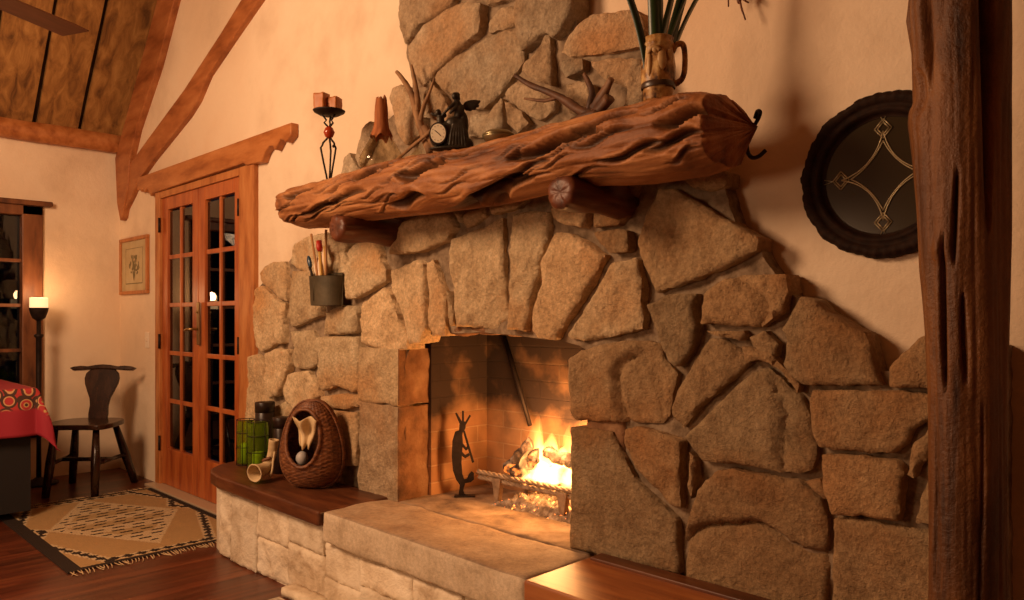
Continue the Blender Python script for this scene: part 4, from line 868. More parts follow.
# ------------------------------------------------------------------ round leaded mirror
t = thing('round_mirror', 'round mirror with dark carved frame and leaded star pattern on the plaster wall', 'mirror', (-.697, D, 1.519))
V = []; Fc = []; n = 160
prof = [(.208, .0), (.207, -.018), (.200, -.030), (.188, -.034), (.180, -.028), (.174, -.022), (.168, -.030), (.160, -.030), (.155, -.020), (.150, -.012), (.146, -.012)]
for j, (r, y) in enumerate(prof):
    for k in range(n):
        a = 2 * math.pi * k / n; q = r + (.0025 * abs(math.sin(a * 26)) * (1 if 0 < j < 4 else 0)) + (.006 * noise.noise(Vector((math.cos(a) * 6, math.sin(a) * 6, 0))) if j < 4 else 0)
        V.append((q * math.cos(a), y - .004 * abs(math.sin(a * 26)) * (1 if 1 < j < 4 else 0), q * math.sin(a)))
for i in range(len(prof) - 1): Fc += [(i * n + k, (i + 1) * n + k, (i + 1) * n + (k + 1) % n, i * n + (k + 1) % n) for k in range(n)]
me_obj('carved_frame', V, Fc, mat('mirror_frame', [(.010, .004, .002), (.028, .011, .005)], nscale=40, spec=.15, rough=.75, bump=.4, dist=.003), t, True)
mg = plain('smoked_glass', (.028, .019, .007), .14)
gp = disc(MB(), .150, .150, -.002, -.010, (0, 0, 0), 96, 1, 1).build('glass_pane', mg, t)
lead = plain('lead_came', (.42, .34, .20), .35, .6)
mb = MB()
for sx in (1, -1):
    for sz in (1, -1):
        for r0 in (0, .024):
            pts = []
            for k in range(17):
                u = k / 16; x = (.104 - r0) * (1 - u) ** 2 + 2 * (.020 + r0 * .3) * u * (1 - u); z = (.112 - r0) * u ** 2 + 2 * (.020 + r0 * .3) * u * (1 - u); pts.append((sx * x, -.012, sz * z))
            mb.tube(pts, .0019, 6)
for (x, z) in ((.105, 0), (-.105, 0), (0, .118), (0, -.118)):
    for r in (.021, .014):
        q = [(x + r, -.012, z), (x, -.012, z + r * 1.15), (x - r, -.012, z), (x, -.012, z - r * 1.15), (x + r, -.012, z)]; [mb.tube([q[i_], q[i_ + 1]], .0019, 6) for i_ in range(4)]
for s in (1, -1): mb.tube([(-.006, -.012, s * .148), (.0, -.012, s * .135), (.006, -.012, s * .148)], .0012, 6); mb.tube([(s * .148, -.012, -.006), (s * .125, -.012, 0), (s * .148, -.012, .006)], .0012, 6)
mb.build('leaded_star', lead, t)

# ------------------------------------------------------------------ picture on the long wall
t = thing('framed_print', 'small wooden framed botanical print on the plaster near the room corner', 'picture', (-5.985, D, 1.548))
mb = MB(); w2, h2, fw = .285, .212, .026
for (a, b, c, d) in ((-w2, w2, h2 - fw, h2), (-w2, w2, -h2, -h2 + fw), (-w2, -w2 + fw, -h2 + fw, h2 - fw), (w2 - fw, w2, -h2 + fw, h2 - fw)): mb.box(a, b, -.024, 0, c, d, .004)
mb.build('frame', M['frame_wood'], t)
MB().box(-w2 + fw, w2 - fw, -.010, -.004, -h2 + fw, h2 - fw).build('print_paper', mat('print_paper', [(.36, .26, .13), (.46, .35, .19), (.5, .4, .24)], nscale=6, rough=.8, bump=0), t)
mb = MB(); rnd = random.Random(2)
mb.box(-.17, .17, -.0112, -.0102, -.135, -.128); mb.box(-.17, .17, -.0112, -.0102, .128, .131); mb.box(-.173, -.17, -.0112, -.0102, -.135, .131); mb.box(.17, .173, -.0112, -.0102, -.135, .131)
for k in range(26):
    a = rnd.uniform(0, 6.28); r = rnd.uniform(.01, .09); mb.ell((r * math.cos(a) * 1.1, -.0108, r * math.sin(a) * .9 - .005), (rnd.uniform(.012, .03), .0008, rnd.uniform(.006, .014)), 8, Matrix.Rotation(rnd.uniform(0, 3), 3, 'Y'))
for k in range(5): mb.tube([(0, -.0108, -.11), (rnd.uniform(-.04, .04), -.0108, -.03), (rnd.uniform(-.09, .09), -.0108, .08)], .0018, 6)
mb.build('plant_drawing', plain('print_ink', (.16, .12, .05), .8), t)

# ------------------------------------------------------------------ tool bucket on the stones
cx, cy, zb, zt_ = -3.118, YS - .012, 1.218, 1.352
t = thing('wall_bucket', 'dull metal half-round bucket hung on the stones under the mantel', 'bucket', (cx, cy, zb))
n = 28; V = []; Fc = []
def hr(k, r): a = math.pi + math.pi * k / n; return (r * math.cos(a), r * math.sin(a) * .80)
for r, z in ((.103, 0), (.112, .134), (.114, .136), (.109, .134), (.100, .004)):
    V += [(*hr(k, r), z) for k in range(n + 1)]
m_ = n + 1
for i in range(4): Fc += [(i * m_ + k, i * m_ + k + 1, (i + 1) * m_ + k + 1, (i + 1) * m_ + k) for k in range(n)]
Fc.append(tuple(range(m_))[::-1]); Fc.append(tuple(range(4 * m_, 5 * m_)))
tin = mat('dull_tin', [(.035, .027, .014), (.075, .058, .032), (.12, .092, .055)], nscale=7, rough=.55, bump=.1, dist=.003, metal=.4)
me_obj('shell', V, Fc, tin, t, False); MB().box(-.112, .112, -.004, 0, 0, .15).build('back_plate', tin, t)
MB().tube([(.0, -.086, .128), (.0, -.088, .02)], .0018, 6).build('seam', tin, t)
def stick(nm, lab, cat, pts, r, col, tipcol=None, grp=None):
    t = thing(nm, lab, cat, pts[0], 0, grp); p0 = Vector(pts[0]); MB().tube([Vector(p) - p0 for p in pts], r, 10).build('shaft', col, t); return t, p0
wood_l = mat('pale_stick', [(.30, .13, .045), (.44, .22, .08)], scale=(3, 3, .5), nscale=12, rough=.6)
yel = plain('yellow_handle', (.52, .30, .06), .5)
stick('wooden_stick', 'thin brown stick leaning left in the wall bucket', 'stick', [(-3.125, 1.875, 1.235), (-3.205, 1.87, 1.555)], .0055, wood_l)
stick('wooden_dowel', 'upright pale dowel at the right in the wall bucket', 'stick', [(-3.060, 1.86, 1.235), (-3.062, 1.862, 1.563)], .006, wood_l)
t, p0 = stick('fire_lighter_brush', 'yellow handled brush with a red tip standing in the wall bucket', 'brush', [(-3.095, 1.865, 1.235), (-3.122, 1.865, 1.47)], .007, yel)
t2 = MB().tube([(-.0265, 0, .232), (-.029, 0, .250), (-.032, 0, .283)], [.010, .015, .013], 14, True, .2).build('red_tip', plain('red_tip', (.45, .02, .01), .5), t)
MB().tube([(.02, .008, .0), (.002, .008, .255)], .0055, 8).build('shaft', yel, t)
t, p0 = stick('blue_handled_tool', 'tool with rounded blue handle leaning left in the wall bucket', 'tool', [(-3.165, 1.865, 1.235), (-3.190, 1.862, 1.375), (-3.205, 1.86, 1.40)], .006, M['iron'])
mb = MB(); mb.ell((-.048, 0, .188), (.013, .010, .034), 14, Matrix.Rotation(-.35, 3, 'Y')); mb.build('blue_handle', plain('blue_plastic', (.012, .04, .075), .3), t)
bm_ = bmesh.new(); bmesh.ops.create_grid(bm_, x_segments=14, y_segments=12, size=.5)
for q in bm_.verts:
    u, v_ = q.co.x + .5, q.co.y + .5
    q.co = Vector((-.070 + u * .092, -.042 + .012 * math.sin(u * 7) + .006 * noise.noise(Vector((u * 5, v_ * 5, 0))), .03 + v_ * (.175 + .045 * u + .02 * math.sin(u * 9))))
o = MB().bm(bm_, True).build('paper_sheet', plain('kraft_paper', (.82, .64, .46), .8), None, (cx, cy, zb)); md = o.modifiers.new('s', 'SOLIDIFY'); md.thickness = .002
tag(o, 'crumpled tan paper sheet sticking out of the front of the wall bucket', 'paper')

# ------------------------------------------------------------------ things on the left seat board
ggl = glassy('green_glass', (.60, .78, .16), .04, .04, (.30, (.30, .42, .03)))
cand = plain('green_candle', (.62, .70, .14), .5); wire = M['iron']
def lantern(x, y, r, h, lab, clab, ch):
    t = thing('green_glass_lantern', lab, 'lantern', (x, y, HZ), .2, 'green glass lanterns on the hearth seat')
    MB().lathe([(0, .008), (r * .85, .008), (r * .93, .014), (r * .93, h - .03), (r * .88, h - .018), (r * .88, h - .006)], 32, cap=False).build('glass_jar', ggl, t)
    mb = MB()
    for z in (.004, h * .40, h * .72, h): mb.tube([(r * math.cos(a), r * math.sin(a), z) for a in np.linspace(0, 2 * math.pi, 33)], .0022, 6)
    for k in range(6): a = k * math.pi / 3; mb.tube([(r * math.cos(a), r * math.sin(a), 0), (r * math.cos(a), r * math.sin(a), h)], .002, 6)
    for k in (0, 3): a = k * math.pi / 3; mb.tube(curve([(r * math.cos(a), r * math.sin(a), h * .8), (r * 1.2 * math.cos(a), r * 1.2 * math.sin(a), h * .55), (r * 1.1 * math.cos(a + .6), r * 1.1 * math.sin(a + .6), h * .35), (r * math.cos(a + 1.0), r * math.sin(a + 1.0), h * .40)]), .0016, 6)
    mb.build('wire_cage', wire, t)
    c = thing('pillar_candle', clab, 'candle', (x, y, HZ + .010), 0, 'candles inside the green lanterns')
    MB().lathe([(0, 0), (r * .52, 0), (r * .52, ch), (r * .45, ch + .003), (0, ch - .003)], 24).build('wax_body', cand, c)
    MB().tube([(0, 0, ch - .003), (0, 0, ch + .008)], .0012, 6).build('wick', plain('wick', (.02, .015, .01), .9), c)
lantern(-3.80, 1.835, .047, .235, 'green glass lantern in a wire cage nearest the french door', 'green pillar candle inside the lantern nearest the french door', .10)
lantern(-3.585, 1.795, .053, .25, 'wider green glass lantern in a wire cage beside the black tins', 'green pillar candle inside the wider lantern beside the tins', .085)
blk = mat('black_tin', [(.012, .006, .004), (.030, .014, .009)], nscale=12, rough=.35, bump=.05, dist=.002)
def tinbox(x, y, r, h, lab):
    t = thing('black_canister', lab, 'canister', (x, y, HZ), 0, 'black canisters on the hearth seat')
    MB().lathe([(0, 0), (r, 0), (r, h - .05), (r * .96, h - .048), (r * .96, h - .045)], 32).build('tin_body', blk, t)
    MB().lathe([(r * 1.03, h - .052), (r * 1.04, h - .004), (r * .98, h), (r * .3, h + .003), (0, h + .004)], 32).build('lid', blk, t)
tinbox(-3.665, 1.872, .048, .335, 'tall black canister standing behind the green lanterns')
tinbox(-3.478, 1.865, .043, .275, 'shorter black canister between the green lantern and the wicker basket')
# hide horn: a rolled pale leather cone with a loop
hide = mat('hide', [(.40, .26, .12), (.60, .44, .24), (.68, .52, .31)], nscale=9, rough=.7, bump=.25, dist=.004)
t = thing('hide_horn', 'pale rolled hide cone with open mouth lying against the wicker basket', 'hide roll', (-3.335, 1.72, HZ))
mb = MB(); pts = curve([(.01, -.075, .050), (-.004, -.04, .054), (-.016, -.005, .064), (-.022, .02, .092), (-.018, .03, .135), (-.010, .035, .19)], 5); L_ = len(pts)
rr = [float(np.interp(i / (L_ - 1), [0, .2, .45, .6, .8, 1], [.043, .034, .025, .019, .021, .024])) for i in range(L_)]
mb.tube(pts, rr, 24, False, .08); o = mb.build('leather_cone', hide, t); md = o.modifiers.new('s', 'SOLIDIFY'); md.thickness = .005
MB().tube(curve([(.005, .03, .135), (.020, .015, .10), (.028, .005, .05), (.012, .0, .022), (-.002, .01, .05), (-.002, .02, .10)]), .005, 8).build('strap_loop', hide, t)
mb = MB(); mb.tube(curve([(-.045, .0, .085), (-.02, -.012, .098), (.004, .01, .11)]), .007, 8); mb.build('brown_tie', plain('brown_leather', (.16, .06, .02), .6), t)
# egg basket
cx, cy = -3.075, 1.80
t = thing('wicker_basket', 'brown hooded wicker basket with round front opening on the hearth seat', 'basket', (cx, cy, HZ), R(38))
NA, NB = 120, 90; V = []; Fc = []; Hb = .392
def egg(a, u, off=0):
    z = Hb * (1 - math.cos(u * math.pi)) / 2; q = z / Hb
    r = (.146 * (math.sin(u * math.pi) ** .75) * (1.16 - .42 * q) + off)
    return Vector((r * math.cos(a), r * .64 * math.sin(a), z + .002))
for j in range(NB + 1):
    for k in range(NA):
        a = 2 * math.pi * k / NA; u = .02 + .96 * j / NB
        V.append(egg(a, u, .0042 * math.sin(j * math.pi / 1.5) * (1 if (k // 4) % 2 else -1) + .0012 * math.cos(k * math.pi / 2)))
OC = Vector((-.018, .232)); OA, OB = .080, .122
def in_open(p): return p.y < 0 and ((p.x - OC.x) / OA) ** 2 + ((p.z - OC.y) / OB) ** 2 < 1
for j in range(NB):
    for k in range(NA):
        q = (j * NA + k, j * NA + (k + 1) % NA, (j + 1) * NA + (k + 1) % NA, (j + 1) * NA + k)
        if not in_open(sum((V[i] for i in q), Vector()) / 4): Fc.append(q)
Fc.append(tuple(range(NA))[::-1])
wk = mat('wicker', [(.055, .018, .008), (.16, .055, .02), (.30, .12, .045)], pos=[.3, .5, .72], scale=(1, 1, 3), nscale=30, rough=.5, bump=.6, dist=.003)
o = me_obj('woven_shell', V, Fc, wk, t, True); md = o.modifiers.new('s', 'SOLIDIFY'); md.thickness = .004
def surf(x, z):
    u = math.acos(max(-1, min(1, 1 - 2 * (z - .002) / Hb))) / math.pi; q = (z - .002) / Hb; r = .146 * (math.sin(u * math.pi) ** .75) * (1.16 - .42 * q)
    return Vector((x, -.64 * math.sqrt(max(.0004, r * r - x * x)), z))
pts = [surf(OC.x + OA * 1.03 * math.cos(a), OC.y + OB * 1.03 * math.sin(a)) for a in np.linspace(0, 2 * math.pi, 60)]
MB().tube(pts, .009, 10, False, .25).build('rim', wk, t)
mb = MB()
for dx in (-.012, .0, .012): mb.tube([egg(math.pi / 2 * 0 + (0 if s_ > 0 else math.pi), u, .004) + Vector((0, dx, 0)) for s_, u in [(1, v_) for v_ in np.linspace(.05, 1, 30)] + [(-1, v_) for v_ in np.linspace(.98, .05, 30)]], .005, 8)
mb.build('hoop_handle', wk, t)
def place(obj_, x, y, z):     # from basket space to the room
    c, s = math.cos(R(38)), math.sin(R(38)); obj_.location = (cx + x * c - y * s, cy + x * s + y * c, HZ + z); obj_.rotation_euler = (0, 0, R(38))
bm_ = bmesh.new(); bmesh.ops.create_grid(bm_, x_segments=20, y_segments=20, size=.5)
for q in bm_.verts:
    u, v_ = q.co.x, q.co.y; q.co = Vector((u * .075 * (1.1 + v_), -.02 + .012 * math.sin(u * 11) + .012 * math.cos(v_ * 7), v_ * .13 + .01 * math.sin(u * 8)))
o = MB().bm(bm_, True).build('cream_cloth', hide); md = o.modifiers.new('s', 'SOLIDIFY'); md.thickness = .004; place(o, -.005, -.045, .255); tag(o, 'crumpled cream cloth tucked in the top of the wicker basket opening', 'cloth')
mb = MB(); mb.ell((0, 0, 0), (.028, .028, .034)); o = mb.build('white_ball', plain('grey_white', (.42, .38, .36), .5)); place(o, -.035, -.035, .135); tag(o, 'round pale grey ball inside the wicker basket opening', 'ball')
mb = MB(); mb.ell((0, 0, 0), (.07, .05, .05)); o = mb.build('dark_bundle', plain('dark_cloth', (.02, .013, .012), .9)); place(o, .01, .01, .08); tag(o, 'dark cloth bundle filling the bottom of the wicker basket', 'cloth')

# ------------------------------------------------------------------ inside the firebox
t = thing('fire_grate', 'iron fire grate with twisted bars holding burning logs', 'fire grate', (-2.07, 2.27, HZ))
gm = mat('ashy_iron', [(.16, .10, .06), (.32, .22, .14), (.42, .31, .21)], nscale=25, rough=.7, bump=.4, dist=.003, metal=.2)
def twisted(mb, a, b, r, n=60):
    a, b = Vector(a), Vector(b); d = (b - a).normalized(); s = d.cross(Vector((0, 0, 1))); s.normalize(); q = d.cross(s)
    for ph in (0, math.pi * 2 / 3, math.pi * 4 / 3): mb.tube([a.lerp(b, i / n) + (s * math.cos(ph + i * .75) + q * math.sin(ph + i * .75)) * r * .55 for i in range(n + 1)], r * .6, 6)
for y, z in ((-.075, .112), (-.068, .088)):
    mb = MB(); twisted(mb, (-.33, y, z), (.34, y, z), .010); mb.build('twisted_bar', gm, t)
mb = MB()
for k in range(13): x = -.30 + k * .052; mb.tube([(x, -.075, .105), (x + .012, -.04, .088), (x + .02, .09, .085), (x + .02, .12, .12)], .006, 8)
mb.build('grate_bars', gm, t)
MB().tube([(-.33, .105, .1), (.34, .105, .1)], .008, 8).build('rear_bar', gm, t)
for x in (-.21, .15):
    mb = MB(); mb.prism([(x - .026, .100), (x + .026, .100), (x + .010, .0), (x - .010, .0)], -.085, -.060); fin(mb.build('leg', gm, t), .003)
    mb = MB(); mb.prism([(x - .016, .100), (x + .016, .100), (x + .010, .0), (x - .010, .0)], .09, .11); fin(mb.build('leg', gm, t), .003)
char = mat('charred_log', [(.012, .008, .006), (.05, .03, .022), (.16, .12, .10), (.34, .28, .24)], pos=[.35, .5, .62, .72], nscale=22, detail=6, rough=.9, bump=1, dist=.008)
def glow_mat():
    m = char.copy(); m.name = 'glowing_char'; nt = m.node_tree; N = nt.nodes; L = nt.links; b = N['Principled BSDF']
    nz = N.new('ShaderNodeTexNoise'); nz.inputs['Scale'].default_value = 18; rp = N.new('ShaderNodeMapRange'); rp.inputs[1].default_value = .60; rp.inputs[2].default_value = .74; rp.inputs[4].default_value = 3
    tc = N.new('ShaderNodeTexCoord'); L.new(tc.outputs['Object'], nz.inputs[0]); L.new(nz.outputs['Fac'], rp.inputs[0]); L.new(rp.outputs[0], b.inputs['Emission Strength'])
    b.inputs['Emission Color'].default_value = (1, .22, .03, 1); return m
gl = glow_mat()
for (a, b, r, lab) in (((-2.275, 2.25, .515), (-2.185, 2.30, .640), .030, 'charred log leaning steeply at the left of the fire'), ((-2.20, 2.215, .515), (-2.12, 2.27, .600), .032, 'short burnt log end at the front middle of the grate'),
                       ((-2.10, 2.30, .610), (-1.84, 2.26, .590), .028, 'dark log lying across the right of the fire'), ((-2.25, 2.30, .520), (-1.80, 2.33, .525), .035, 'glowing log lying along the back of the grate')):
    mb = MB(); A_, B_ = Vector(a), Vector(b); mb.tube([A_.lerp(B_, i / 16) + Vector((0, 0, .006 * math.sin(i))) for i in range(17)], [r * (.8 + .2 * math.sin(i * 1.3) ** 2) for i in range(17)], 18, True, .35, a[0] * 9)
    o = mb.build('burning_log', gl); tag(o, lab, 'log', 'burning logs on the grate')
def flame_mat():
    m = bpy.data.materials.new('flame'); m.use_nodes = True; nt = m.node_tree; N = nt.nodes; L = nt.links; N.remove(N['Principled BSDF'])
    tc = N.new('ShaderNodeTexCoord'); sp = N.new('ShaderNodeSeparateXYZ'); L.new(tc.outputs['Generated'], sp.inputs[0])
    rp = N.new('ShaderNodeValToRGB'); e = rp.color_ramp.elements; e[0].position = 0; e[0].color = (1, .50, .14, 1); e[1].position = 1; e[1].color = (1, .20, .02, 1); q = e.new(.45); q.color = (1, .42, .10, 1)
    L.new(sp.outputs['Z'], rp.inputs[0])
    nz = N.new('ShaderNodeTexNoise'); nz.inputs['Scale'].default_value = 9; nz.inputs['Detail'].default_value = 3; mp = N.new('ShaderNodeMapping'); mp.inputs['Scale'].default_value = (1.5, 1.5, .5)
    L.new(tc.outputs['Object'], mp.inputs[0]); L.new(mp.outputs[0], nz.inputs[0])
    mr = N.new('ShaderNodeMapRange'); mr.inputs[1].default_value = .36; mr.inputs[2].default_value = .62; mr.inputs[3].default_value = .12; L.new(nz.outputs['Fac'], mr.inputs[0])
    fz = N.new('ShaderNodeMapRange'); fz.inputs[1].default_value = 1; fz.inputs[2].default_value = .15; fz.inputs[3].default_value = .04; L.new(sp.outputs['Z'], fz.inputs[0])
    mu = N.new('ShaderNodeMath'); mu.operation = 'MULTIPLY'; L.new(mr.outputs[0], mu.inputs[0]); L.new(fz.outputs[0], mu.inputs[1])
    m2 = N.new('ShaderNodeMath'); m2.operation = 'MULTIPLY'; m2.inputs[1].default_value = 150; L.new(mu.outputs[0], m2.inputs[0])
    em = N.new('ShaderNodeEmission'); L.new(rp.outputs[0], em.inputs[0]); L.new(m2.outputs[0], em.inputs[1]); L.new(em.outputs[0], N['Material Output'].inputs['Volume']); return m
mb = MB(); rnd = random.Random(12)
for (x, y, h, r) in ((-2.165, 2.30, .27, .060), (-2.10, 2.31, .20, .065), (-2.04, 2.31, .15, .06), (-1.98, 2.30, .24, .055), (-1.91, 2.30, .18, .06), (-1.85, 2.29, .18, .05), (-2.15, 2.24, .12, .055), (-2.08, 2.235, .10, .055), (-2.02, 2.25, .09, .055), (-1.93, 2.24, .09, .05), (-2.25, 2.30, .10, .035)):
    pts = []; rad = []; ph = rnd.uniform(0, 6)
    for k in range(14):
        u = k / 13; pts.append((x + .018 * math.sin(ph + u * 4) * u + .01 * u, y + .012 * math.cos(ph + u * 5) * u, .50 + h * u)); rad.append(max(.001, r * (u + .12) ** .45 * (1 - u) ** .75 * 1.25))
    mb.tube(pts, rad, 16, True, .3, x * 9)
o = mb.build('flames', flame_mat()); voxel(o, .006, 4); tag(o, 'bright yellow-white flames rising from the logs on the grate', 'fire')
# ash bed
V = []; Fc = []; n = 46; m_ = 26
for i in range(n):
    for j in range(m_):
        x = -2.30 + .52 * i / (n - 1); y = 2.16 + .25 * j / (m_ - 1); ed = min(1, 5 * min(i / (n - 1), 1 - i / (n - 1), j / (m_ - 1) * 1.2, 1 - j / (m_ - 1)))
        V.append((x, y, HZ - .006 + .045 * ed * (.5 + .7 * noise.noise(Vector((x * 30, y * 30, 0))) + .5 * noise.noise(Vector((x * 80, y * 80, 2))) + .3)))
for i in range(n - 1):
    for j in range(m_ - 1): Fc.append((i * m_ + j, (i + 1) * m_ + j, (i + 1) * m_ + j + 1, i * m_ + j + 1))
em = mat('ash', [(.05, .03, .022), (.20, .14, .10), (.42, .34, .28)], nscale=40, rough=.95, bump=.8, dist=.006)
N = em.node_tree.nodes; L = em.node_tree.links; nz = N.new('ShaderNodeTexNoise'); nz.inputs['Scale'].default_value = 45; tc = N.new('ShaderNodeTexCoord'); L.new(tc.outputs['Object'], nz.inputs[0])
mr = N.new('ShaderNodeMapRange'); mr.inputs[1].default_value = .63; mr.inputs[2].default_value = .72; mr.inputs[4].default_value = 9; L.new(nz.outputs['Fac'], mr.inputs[0]); L.new(mr.outputs[0], N['Principled BSDF'].inputs['Emission Strength']); N['Principled BSDF'].inputs['Emission Color'].default_value = (1, .2, .03, 1)
o = me_obj('ash_and_embers', V, Fc, em, None, True); tag(o, 'grey ash and red embers heaped under the fire grate', 'ash', None, 'stuff')
# iron flute player silhouette
t = thing('flute_player_figure', 'flat black iron flute player figure standing at the left of the firebox', 'figurine', (-2.468, 2.18, HZ - .004), R(45))
def cut(mb, pts): mb.prism([(a, b - HZ + .004) for a, b in pts], -.0035, .0035)
mb = MB(); cut(mb, [(-.041, .671), (-.017, .679), (-.006, .675), (-.010, .655), (-.008, .623), (-.011, .576), (-.014, .536), (-.010, .488), (-.002, .465), (.010, .469), (.018, .488), (.030, .500), (.040, .492), (.040, .465), (.026, .453), (.002, .449), (-.006, .417), (-.002, .404), (.012, .395), (-.027, .395), (-.021, .441), (-.037, .465), (-.051, .504), (-.056, .568), (-.053, .631)])
bd = mb.build('body', M['iron'], t)
mb = MB(); cut(mb, [(-.025, .672), (-.023, .702), (-.010, .720), (.004, .712), (.004, .687), (-.004, .671)]); mb.build('head', M['iron'], t)
for f_ in ([(-.021, .702), (-.041, .750), (-.035, .753), (-.013, .716)], [(-.012, .716), (-.012, .760), (-.003, .760), (-.003, .716)], [(-.001, .708), (.021, .744), (.027, .739), (.005, .700)]):
    mb = MB(); cut(mb, f_); mb.build('head_feather', M['iron'], t)
mb = MB(); cut(mb, [(-.010, .680), (.001, .674), (.041, .540), (.032, .536)]); mb.build('flute', M['iron'], t)
for f_ in ([(-.010, .623), (.006, .603), (.014, .615), (.018, .598), (.005, .589), (-.010, .605)], [(-.011, .584), (.002, .570), (.018, .579), (.022, .568), (.002, .556), (-.011, .566)]):
    mb = MB(); cut(mb, f_); mb.build('arm', M['iron'], t)
MB().box(-.045, .045, -.02, .02, 0, .006, .002).build('foot_plate', M['iron'], t)
o = MB().tube([(-2.455, 2.405, 1.075), (-2.37, 2.395, .90), (-2.275, 2.385, .695)], [.011, .011, .010], 10).build('iron_poker', M['iron']); tag(o, 'long iron rod leaning against the back of the firebox', 'poker')

# ------------------------------------------------------------------ rug by the door
X0_, X1_, Y0_, Y1_ = -5.40, -3.86, 1.02, 1.955; st = .0105
nx, ny = int((X1_ - X0_) / st), int((Y1_ - Y0_) / st); V = []; Fc = []; T = []
DK, TAN, CRM, BRN = (.028, .016, .010), (.50, .31, .13), (.66, .49, .28), (.16, .08, .03)
lines = [((-5.36, 1.20), (-4.92, 1.06)), ((-4.787, 1.053), (-4.70, 1.125)), ((-4.70, 1.125), (-4.52, 1.05)), ((-4.42, 1.05), (-3.92, 1.21)), ((-4.556, 1.915), (-3.92, 1.70)), ((-5.0, 1.915), (-4.80, 1.84)), ((-4.80, 1.84), (-4.65, 1.915)), ((-5.36, 1.78), (-4.98, 1.915)), ((-5.33, 1.20), (-5.33, 1.78)), ((-3.935, 1.21), (-3.935, 1.70))]
def rugcol(x, y, i, j):
    if y < Y0_ + .06 or y > Y1_ - .06 or x > X1_ - .035 or x < X0_ + .03: return DK
    best = 9
    for a, b in lines:
        ax, ay = a; bx2, by2 = b; L2 = (bx2 - ax) ** 2 + (by2 - ay) ** 2; u = max(0, min(1, ((x - ax) * (bx2 - ax) + (y - ay) * (by2 - ay)) / L2)); L1 = math.sqrt(L2)
        d = math.hypot(x - ax - u * (bx2 - ax), y - ay - u * (by2 - ay)); ph = (u * L1 / .062) % 1; wdt = .026 * (1 - abs(ph - .5) * 1.7)
        if d < wdt: return DK
        best = min(best, d)
    xc, yc = -4.68, 1.485; rh = abs(x - xc) / .56 + abs(y - yc) / .30
    if rh < 1.08 and i % 3 != 2:
        zz = abs(((x * 5.2) % 1) - .5) * .10 + (i // 3) * .047
        if (i // 3) % 2 == 0 and ((y + zz) / .105) % 1 < .60: return DK
    if rh < 1.15: return CRM if rh > .9 or (int(x / .12) % 2) else (.52, .35, .16)
    return TAN if best > .03 else CRM
for i in range(nx):
    for j in range(ny):
        x, y = X0_ + i * st, Y0_ + j * st; n0 = len(V); hz_ = .007 + .0012 * ((i + j) % 2)
        V += [(x, y, hz_), (x + st, y, hz_), (x + st, y + st, hz_), (x, y + st, hz_)]; Fc.append((n0, n0 + 1, n0 + 2, n0 + 3)); T += [rugcol(x + st / 2, y + st / 2, i, j)] * 4
n0 = len(V); V += [(X0_, Y0_, .007), (X1_, Y0_, .007), (X1_, Y1_, .007), (X0_, Y1_, .007), (X0_, Y0_, .001), (X1_, Y0_, .001), (X1_, Y1_, .001), (X0_, Y1_, .001)]
Fc += [(n0 + a, n0 + b, n0 + b + 4, n0 + a + 4) for a, b in ((0, 1), (1, 2), (2, 3), (3, 0))]; T += [DK] * 8
wv = mat('woven_wool', [(.85, .85, .85), (1, 1, 1)], nscale=60, rough=.95, bump=.3, dist=.004, attr='tone')
t = thing('woven_rug', 'tan woven rug with dark zigzag pattern and brown border by the french door', 'rug', (-4.63, 1.48, 0))
o = me_obj('rug_field', V, Fc, wv, None); set_tone(o, T); under(o, t)
for xe, sgn in ((X1_, 1), (X0_, -1)):
    mb = MB(); rnd = random.Random(int(sgn + 5)); y = Y0_ + .01
    while y < Y1_:
        l_ = rnd.uniform(.035, .07); dy = rnd.uniform(-.02, .02); mb.tube([(xe - .003 * sgn, y, .007), (xe + sgn * l_ * .5, y + dy * .3, .006), (xe + sgn * l_, y + dy, .004)], [.0022, .0026, .0015], 5); y += rnd.uniform(.009, .02)
    o = mb.build('fringe', plain('cream_fringe', (.52, .36, .19), .9)); o['kind'] = 'stuff'; under(o, t)
# pale rug in front of the hearth, only its corner in view
mb = MB(); mb.box(-2.90, -1.1, .55, 1.545, .001, .014, .004); o = mb.build('pale_rug', mat('pale_wool', [(.30, .22, .14), (.52, .42, .30), (.62, .52, .40)], nscale=60, rough=.95, bump=1, dist=.01)); tag(o, 'pale flecked rug on the floor in front of the stone hearth base', 'rug')

# ------------------------------------------------------------------ chair
t = thing('wooden_chair', 'dark wooden chair with shaped back and winged crest rail beside the table', 'chair', (-5.65, 1.60, 0), R(48))
out = []
for k in range(60):
    a = 2 * math.pi * k / 60; c, s = math.cos(a), math.sin(a); out.append((.215 * abs(c) ** .55 * (1 if c > 0 else -1) * (1 + .06 * (-s)), .20 * abs(s) ** .6 * (1 if s > 0 else -1) + (.018 * math.cos(c * 5) if s < -.3 else 0)))
o = MB().prism(out, .432, .466, 'z').build('seat', M['darkwood'], t); fin(o, .008, 3)
half = [(.062, .0), (.066, .04), (.062, .10), (.070, .15), (.092, .20), (.112, .25), (.118, .29), (.110, .325), (.085, .35), (.0, .358)]
pl = [(x, z) for x, z in half] + [(-x, z) for x, z in half[::-1][1:]]
o = MB().prism(pl, -.011, .011).build('backrest', M['darkwood'], t); fin(o, .005, 2); o.location = (0, .165, .455); o.rotation_euler = (R(-13), 0, 0)
cr = [(-.225, .012), (-.20, .022), (-.15, .028), (-.10, .024), (-.05, .034), (0, .038), (.05, .034), (.10, .024), (.15, .028), (.20, .022), (.225, .012), (.20, -.006), (.15, -.004), (.10, .0), (0, .006), (-.10, .0), (-.15, -.004), (-.20, -.006)]
o = MB().prism(cr, -.020, .018).build('crest_rail', M['darkwood'], t); fin(o, .006, 2); o.location = (0, .245, .795); o.rotation_euler = (R(-13), 0, 0)
